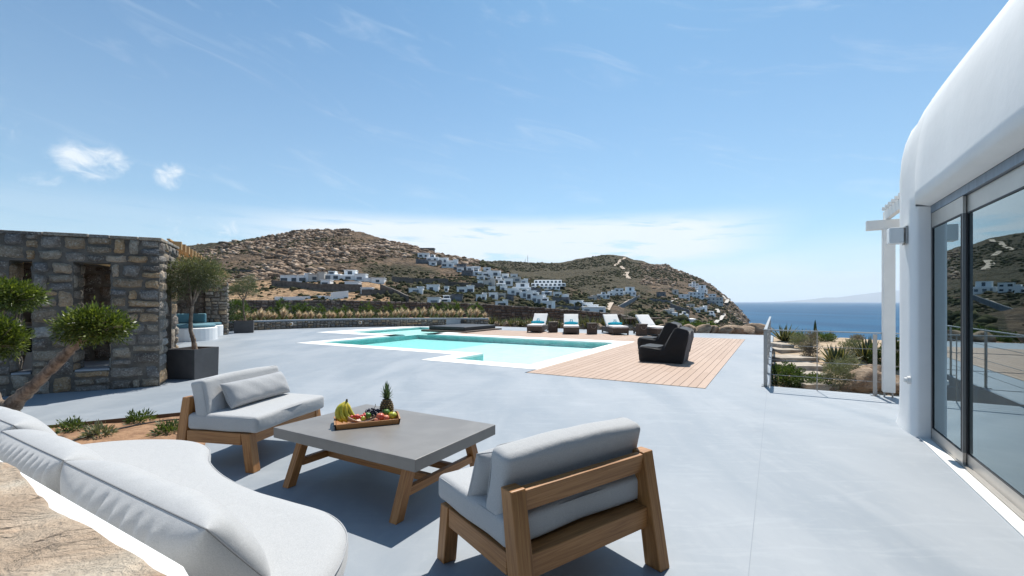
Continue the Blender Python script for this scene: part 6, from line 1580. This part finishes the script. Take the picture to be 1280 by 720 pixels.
# garden strip right of the low wall: spiky plants, rocks, low cover
def strap_plant(loc, h, n, label, seed, m='agave', wd=.05, nm='agave', group=None, spread=.6, cat='agave'):
    o = empty(nm, tuple(loc), label, cat, group); WL[o.name] = Vector((0, 0, 0)); rd = random.Random(seed); b = MB()
    for k in range(n):
        a = k*2.399+rd.uniform(-.2, .2); t_ = (k+.5)/n; el_ = R(82-60*t_**.8+rd.uniform(-6, 6)); ln = h*rd.uniform(.85, 1.1); d = Vector((math.cos(a)*math.cos(el_), math.sin(a)*math.cos(el_), math.sin(el_))); s_ = Vector((-math.sin(a), math.cos(a), 0)); up = d.cross(s_)*-1; L_ = []; C_ = []
        bend = rd.uniform(-.08, .05)*h
        rows = []; rowe1 = []; rowe2 = []
        for i in range(7):
            q = i/6; c = d*ln*q+Vector((0, 0, bend*q*q)); w_ = wd*(.75+.5*math.sin(PI*min(1, q*1.3)))*(1-q**3)+.001; nn = up.normalized()
            rows.append([c-s_*w_*.80+nn*w_*.5, c-s_*w_*.3+nn*w_*.1, c+s_*w_*.3+nn*w_*.1, c+s_*w_*.80+nn*w_*.5]); rowe1.append([c-s_*w_+nn*w_*.62, c-s_*w_*.80+nn*w_*.5]); rowe2.append([c+s_*w_*.80+nn*w_*.5, c+s_*w_+nn*w_*.62])
        tone = rd.uniform(.1, .7); b.grid(rows, r=tone); edge_t = .95 if m == 'agave' else tone; b.grid(rowe1, r=edge_t); b.grid(rowe2, r=edge_t)
    b.build('leaves', M[m], o, smooth=True); return o
def boulder(loc, sx_, sy_, sz_, label, seed, group=None, m='rock', nm='boulder', rz=0.0):
    bm = bmesh.new(); bmesh.ops.create_icosphere(bm, subdivisions=4, radius=1); rs = random.Random(seed); ox = rs.uniform(0, 50)
    pl = [(Vector((rs.gauss(0, 1), rs.gauss(0, 1), rs.gauss(0, .8))).normalized(), rs.uniform(.62, .92)) for _ in range(9)]
    for v in bm.verts:
        p = v.co.copy()
        for n_p, dd in pl:
            k = p.dot(n_p)
            if k > dd: p -= n_p*(k-dd)*.85
        f = float(fbm(np.array([p.x*2.2+ox]), np.array([p.y*2.2+p.z*1.7+ox]), 4)[0]); p *= 1+.28*(f-.5)
        v.co = (p.x*sx_, p.y*sy_, p.z*sz_)
    me = bpy.data.meshes.new(nm); bm.to_mesh(me); bm.free(); me.materials.append(M[m]); me.polygons.foreach_set('use_smooth', [True]*len(me.polygons))
    o = bpy.data.objects.new(nm, me); COL.objects.link(o); o.location = loc; o.rotation_euler = (0, 0, rz or rs.uniform(0, 6)); return clean(o, label, 'rock', group)
random.seed(44)
def edgeY(x): return (23.3-x*SN)/CS
SP = 'spiky leaved plants behind the loungers'; sp1 = None
for i, x in enumerate(np.arange(616, 806, 8.5)):
    Y = 25.2+random.uniform(.2, 1.6)-max(0, (x-640))/190*2.4; X = (x-640)/569*Y; Y = max(Y, edgeY(X)+.7); X = (x-640)/569*Y
    if sp1 is None: sp1 = strap_plant((X, Y, -.05), .85, 26, 'dark spiky leaved plant in the bed behind the loungers', 5, 'agave', .045, 'spiky_plant', SP, cat='plant')
    else: q = dup(sp1, (X, Y, -.05), random.uniform(0, 6)); s_ = random.uniform(.6, 1.15); q.scale = (s_, s_, s_)
LC = 'low green shrubs behind the loungers'; lc1 = None
for i, x in enumerate(np.arange(612, 900, 8)):
    Y = 25.6+random.uniform(-.3, 2.4)-max(0, (x-640))/190*2.3; X = (x-640)/569*Y; Y = max(Y, edgeY(X)+1.2+random.random()); X = (x-640)/569*Y; p = Vector((X, Y, -.18))
    if lc1 is None: lc1 = ground_tuft(p, .42, .62, 'low green shrub in the bed behind the loungers', 81, 'leaf_shrub', 650, 'low_shrub', LC, ll=.12, lw=.04)
    else: q = dup(lc1, tuple(p), random.uniform(0, 6)); s_ = random.uniform(.6, 1.25); q.scale = (s_*1.1, s_*1.1, s_*random.uniform(.7, 1.1))
RB = 'tan garden rocks behind the loungers'; rb1 = None
for i, x in enumerate([622, 633, 648, 660, 690, 697, 704, 729, 741, 749, 781, 788, 806, 812, 826, 860, 869, 878, 890, 906]):
    Y = 24.6-max(0, (x-640))/190*1.8; X = (x-640)/569*Y; Y = edgeY(X)+.35+random.random()*.5; X = (x-640)/569*Y
    if rb1 is None: rb1 = boulder((X, Y, .05), .32, .26, .24, 'rounded tan rock edging the bed behind the loungers', 3, RB)
    else: q = rb1.copy(); COL.objects.link(q); q.location = (X, Y, .03); s_ = random.uniform(.8, 1.5); q.scale = (s_*1.2, s_*.9, s_); q.rotation_euler = (random.random()*.5, random.random()*.5, random.random()*6)
for k, (bx_, by_, sx2, sz2, lb) in enumerate([(917, 414, .62, .34, 'left rough brown boulder beyond the right corner of the terrace'), (931, 413, .70, .30, 'middle layered brown boulder beyond the right corner of the terrace'), (946, 412, .72, .36, 'tan boulder just left of the steel railing, beyond the terrace'), (957, 411, .4, .26, 'small tan boulder behind the end of the steel railing')]):
    q = P(bx_, by_+3.2); boulder(q+Vector((.3, .75, .05)), sx2, .5, sz2, lb, 11+k, rz=.2+k*2.9)
strap_plant(P(893, 414.5, -.05)+Vector((0, .9, 0)), .50, 22, 'bright green spiky plant among the rocks left of the long boulder', 6, 'leaf_shrub', .04, 'spiky_plant', cat='plant')

# ================================================================== GARDEN WITH STONE STEPS BEYOND THE RAILING
def gz(x, y):     # garden ground: low beside the terrace, rising to a flat shelf, then dropping to the sea
    u = x*SN+y*CS
    z = float(np.interp(u, [9.3, 11, 13, 17.4, 22.6, 24.2, 27, 36], [-.85, -.80, -.62, .0, .03, -.9, -4.5, -14])); z += .12*(float(fbm(np.array([x*.9]), np.array([y*.9]), 4)[0])-.5); return z
def GQ(px, py, dz=0.0):      # garden point seen at a photo position
    Y = 8.3; py = max(py, 426.5)
    while Y < 24:
        x = (px-640)/569*Y; z = gz(x, Y)
        if CAMH+(377-py)/569*Y <= z: break
        Y += .04
    return Vector((x, Y, z+dz))
b = MB(); rows = []
for i in range(46):
    u = 9.3+26*(i/45)**1.25; row = []
    for k in range(40): v = -.08+16*(k/39)**1.2; q = UV(u, v); row.append((q.x, q.y, gz(q.x, q.y)))
    rows.append(row)
M['gsoil'] = mat('sandy_garden_ground', (.50, .38, .255), .95, var=.45, vscale=2.5, bump=1.0, bscale=9, dark=(.30, .21, .13))
b.grid(rows); clean(b.build('garden_ground', M['gsoil'], smooth=True), kind='structure')
stp = empty('stone_steps', tuple(P(1000, 470)), 'rough natural stone steps climbing beside the railing to the sea garden', 'steps')
for i, (x0, x1, yt, yb) in enumerate([(1008, 1052, 477.5, 481), (1002, 1040, 465, 475), (982, 1034, 455, 464.5), (977, 1024, 444.8, 454.5), (976, 1006, 434.6, 444.4), (978, 993, 428.3, 431)]):
    z = -.47+.118*i; Y = 569*(CAMH-z)/(yt+1.5-377)*.985; X0, X1 = (x0-640)/569*Y, (x1-640)/569*Y; rs = random.Random(i); bm = bmesh.new(); bmesh.ops.create_cube(bm, size=1); bmesh.ops.scale(bm, vec=(X1-X0, .85, .16), verts=bm.verts)
    bmesh.ops.subdivide_edges(bm, edges=bm.edges[:], cuts=5, use_grid_fill=True)
    for v in bm.verts: f = float(fbm(np.array([v.co.x*4+i*7]), np.array([v.co.y*4+v.co.z*6]), 3)[0])-.5; v.co += Vector((f*.06, f*.10*(1 if v.co.y < 0 else 0), f*.035))
    me = bpy.data.meshes.new('step'); bm.transform(Matrix.Translation(Vector(((X0+X1)/2, Y+.42, z-.08))-WL[stp.name])); bm.to_mesh(me); bm.free(); link('step', me, M['slab'], stp, smooth=False, bevel=.02, angle=50)
def GP(px, py, dz=0.0): return GQ(px, py, dz)
strap_plant(GP(980, 422), .72, 24, 'dark agave with upright blades, farthest, against the sea left of the steps', 21, wd=.05)
strap_plant(GP(1046, 457), .66, 28, 'large dark agave with yellow leaf edges in the middle behind the railing', 22, wd=.06)
strap_plant(GP(1086, 452, .03), .72, 28, 'large dark agave with yellow leaf edges partly behind the white post', 23, wd=.06)
strap_plant(GP(1037, 425), .42, 20, 'small agave on the far edge of the garden against the sea', 24, wd=.035)
q = GP(1019, 426); o = empty('agave_flower_spike', tuple(q), 'single tall pointed dark shoot standing against the sea', 'agave shoot'); b = MB(); b.tube([q, q+Vector((0, 0, .45)), q+Vector((0, 0, .62)), q+Vector((0, 0, .80))], [.04, .055, .04, .004], 7); b.build('spike', M['leaf_shrub'], o, world=True)
def gshrub(px, py, wpx, hpx, label, seed, m, n=1800, ll=.05, lw=.014):
    p = GP(px, py); s_ = p.y/569; r = wpx*s_/2; h = hpx*s_; o = empty('garden_shrub', tuple(p), label, 'shrub'); bl = []
    rd = random.Random(seed)
    for k in range(5): a = rd.uniform(0, 6.28); e = rd.uniform(.2, .5); bl.append((p+Vector((math.cos(a)*r*e, math.sin(a)*r*e*.7, h*rd.uniform(.3, .5))), (r*.62, r*.62, h*.5)))
    leaves('foliage', bl, n, ll, lw, M[m], o, seed, shell=.25, up=.6, clump=n//14, csz=.06, jag=.08)
gshrub(984, 480, 58, 28, 'glossy dark green bush in front of the stone steps by the railing', 31, 'leaf_shrub', 3200, .06, .028)
gshrub(1022, 484, 44, 16, 'low trailing green plant at the terrace edge under the middle cable post', 32, 'leaf_shrub', 1200, .05, .022)
gshrub(1049, 486, 40, 36, 'grey green rounded shrub in the middle behind the railing', 33, 'leaf_grey', 3600, .06, .011)
gshrub(1001, 436, 26, 20, 'grey green mounded shrub at the top of the steps', 34, 'leaf_grey', 2200, .06, .013)
gshrub(1012, 446, 24, 22, 'brown withered shrub right of the upper steps', 35, 'leaf_dry', 2200, .06, .016)
gshrub(1014, 431, 16, 18, 'small brown dry bush behind the upper steps', 36, 'leaf_dry', 1200, .06, .015)
gshrub(1066, 445, 40, 22, 'wide pale green shrub in front of the sandy shelf', 37, 'leaf_grey', 3000, .06, .013)
gshrub(1062, 464, 36, 20, 'low grey green shrub between the two large agaves', 38, 'leaf_grey', 2200, .06, .013)
gshrub(994, 422, 30, 11, 'dark green low bush on the far edge against the sea, left', 39, 'leaf_shrub', 1500, .07, .024)
gshrub(1027, 423, 40, 10, 'dark green low bush on the far edge against the sea, middle', 40, 'leaf_shrub', 1700, .07, .024)
gshrub(1072, 427, 16, 9, 'brown dry bush on the far edge against the sea, left of the white post', 41, 'leaf_dry', 900, .06, .016)
gshrub(1116, 462, 22, 48, 'tall dark green bush in the gap between the white post and the villa', 42, 'leaf_shrub', 2400, .07, .032)
gshrub(1097, 458, 18, 28, 'dark bush behind the right railing post', 43, 'leaf_shrub', 1300, .06, .022)
boulder(GP(1084, 485, .12), .58, .42, .34, 'large sunlit tan boulder behind the right part of the railing', 51, rz=.3); boulder(GP(1060, 488, .02), .2, .16, .13, 'small tan stone left of the large boulder behind the railing', 52)
boulder(GP(1096, 466, .08), .40, .3, .15, 'flat dark topped rock above the large boulder', 53, rz=.1); boulder(GP(1116, 489, .08), .3, .3, .3, 'tan rock in the gap between the white post and the villa', 54)
random.seed(9); first = None
for i in range(34):
    p = GP(random.uniform(985, 1120), random.uniform(429, 488))
    if first is None: first = boulder(p, .09, .07, .055, 'small loose stone on the sandy garden ground', 60, 'loose stones in the sea garden', nm='loose_stone')
    else: c = first.copy(); COL.objects.link(c); c.location = p; s_ = random.uniform(.4, 1.8); c.scale = (s_, s_, s_); c.rotation_euler = (0, 0, random.random()*6)
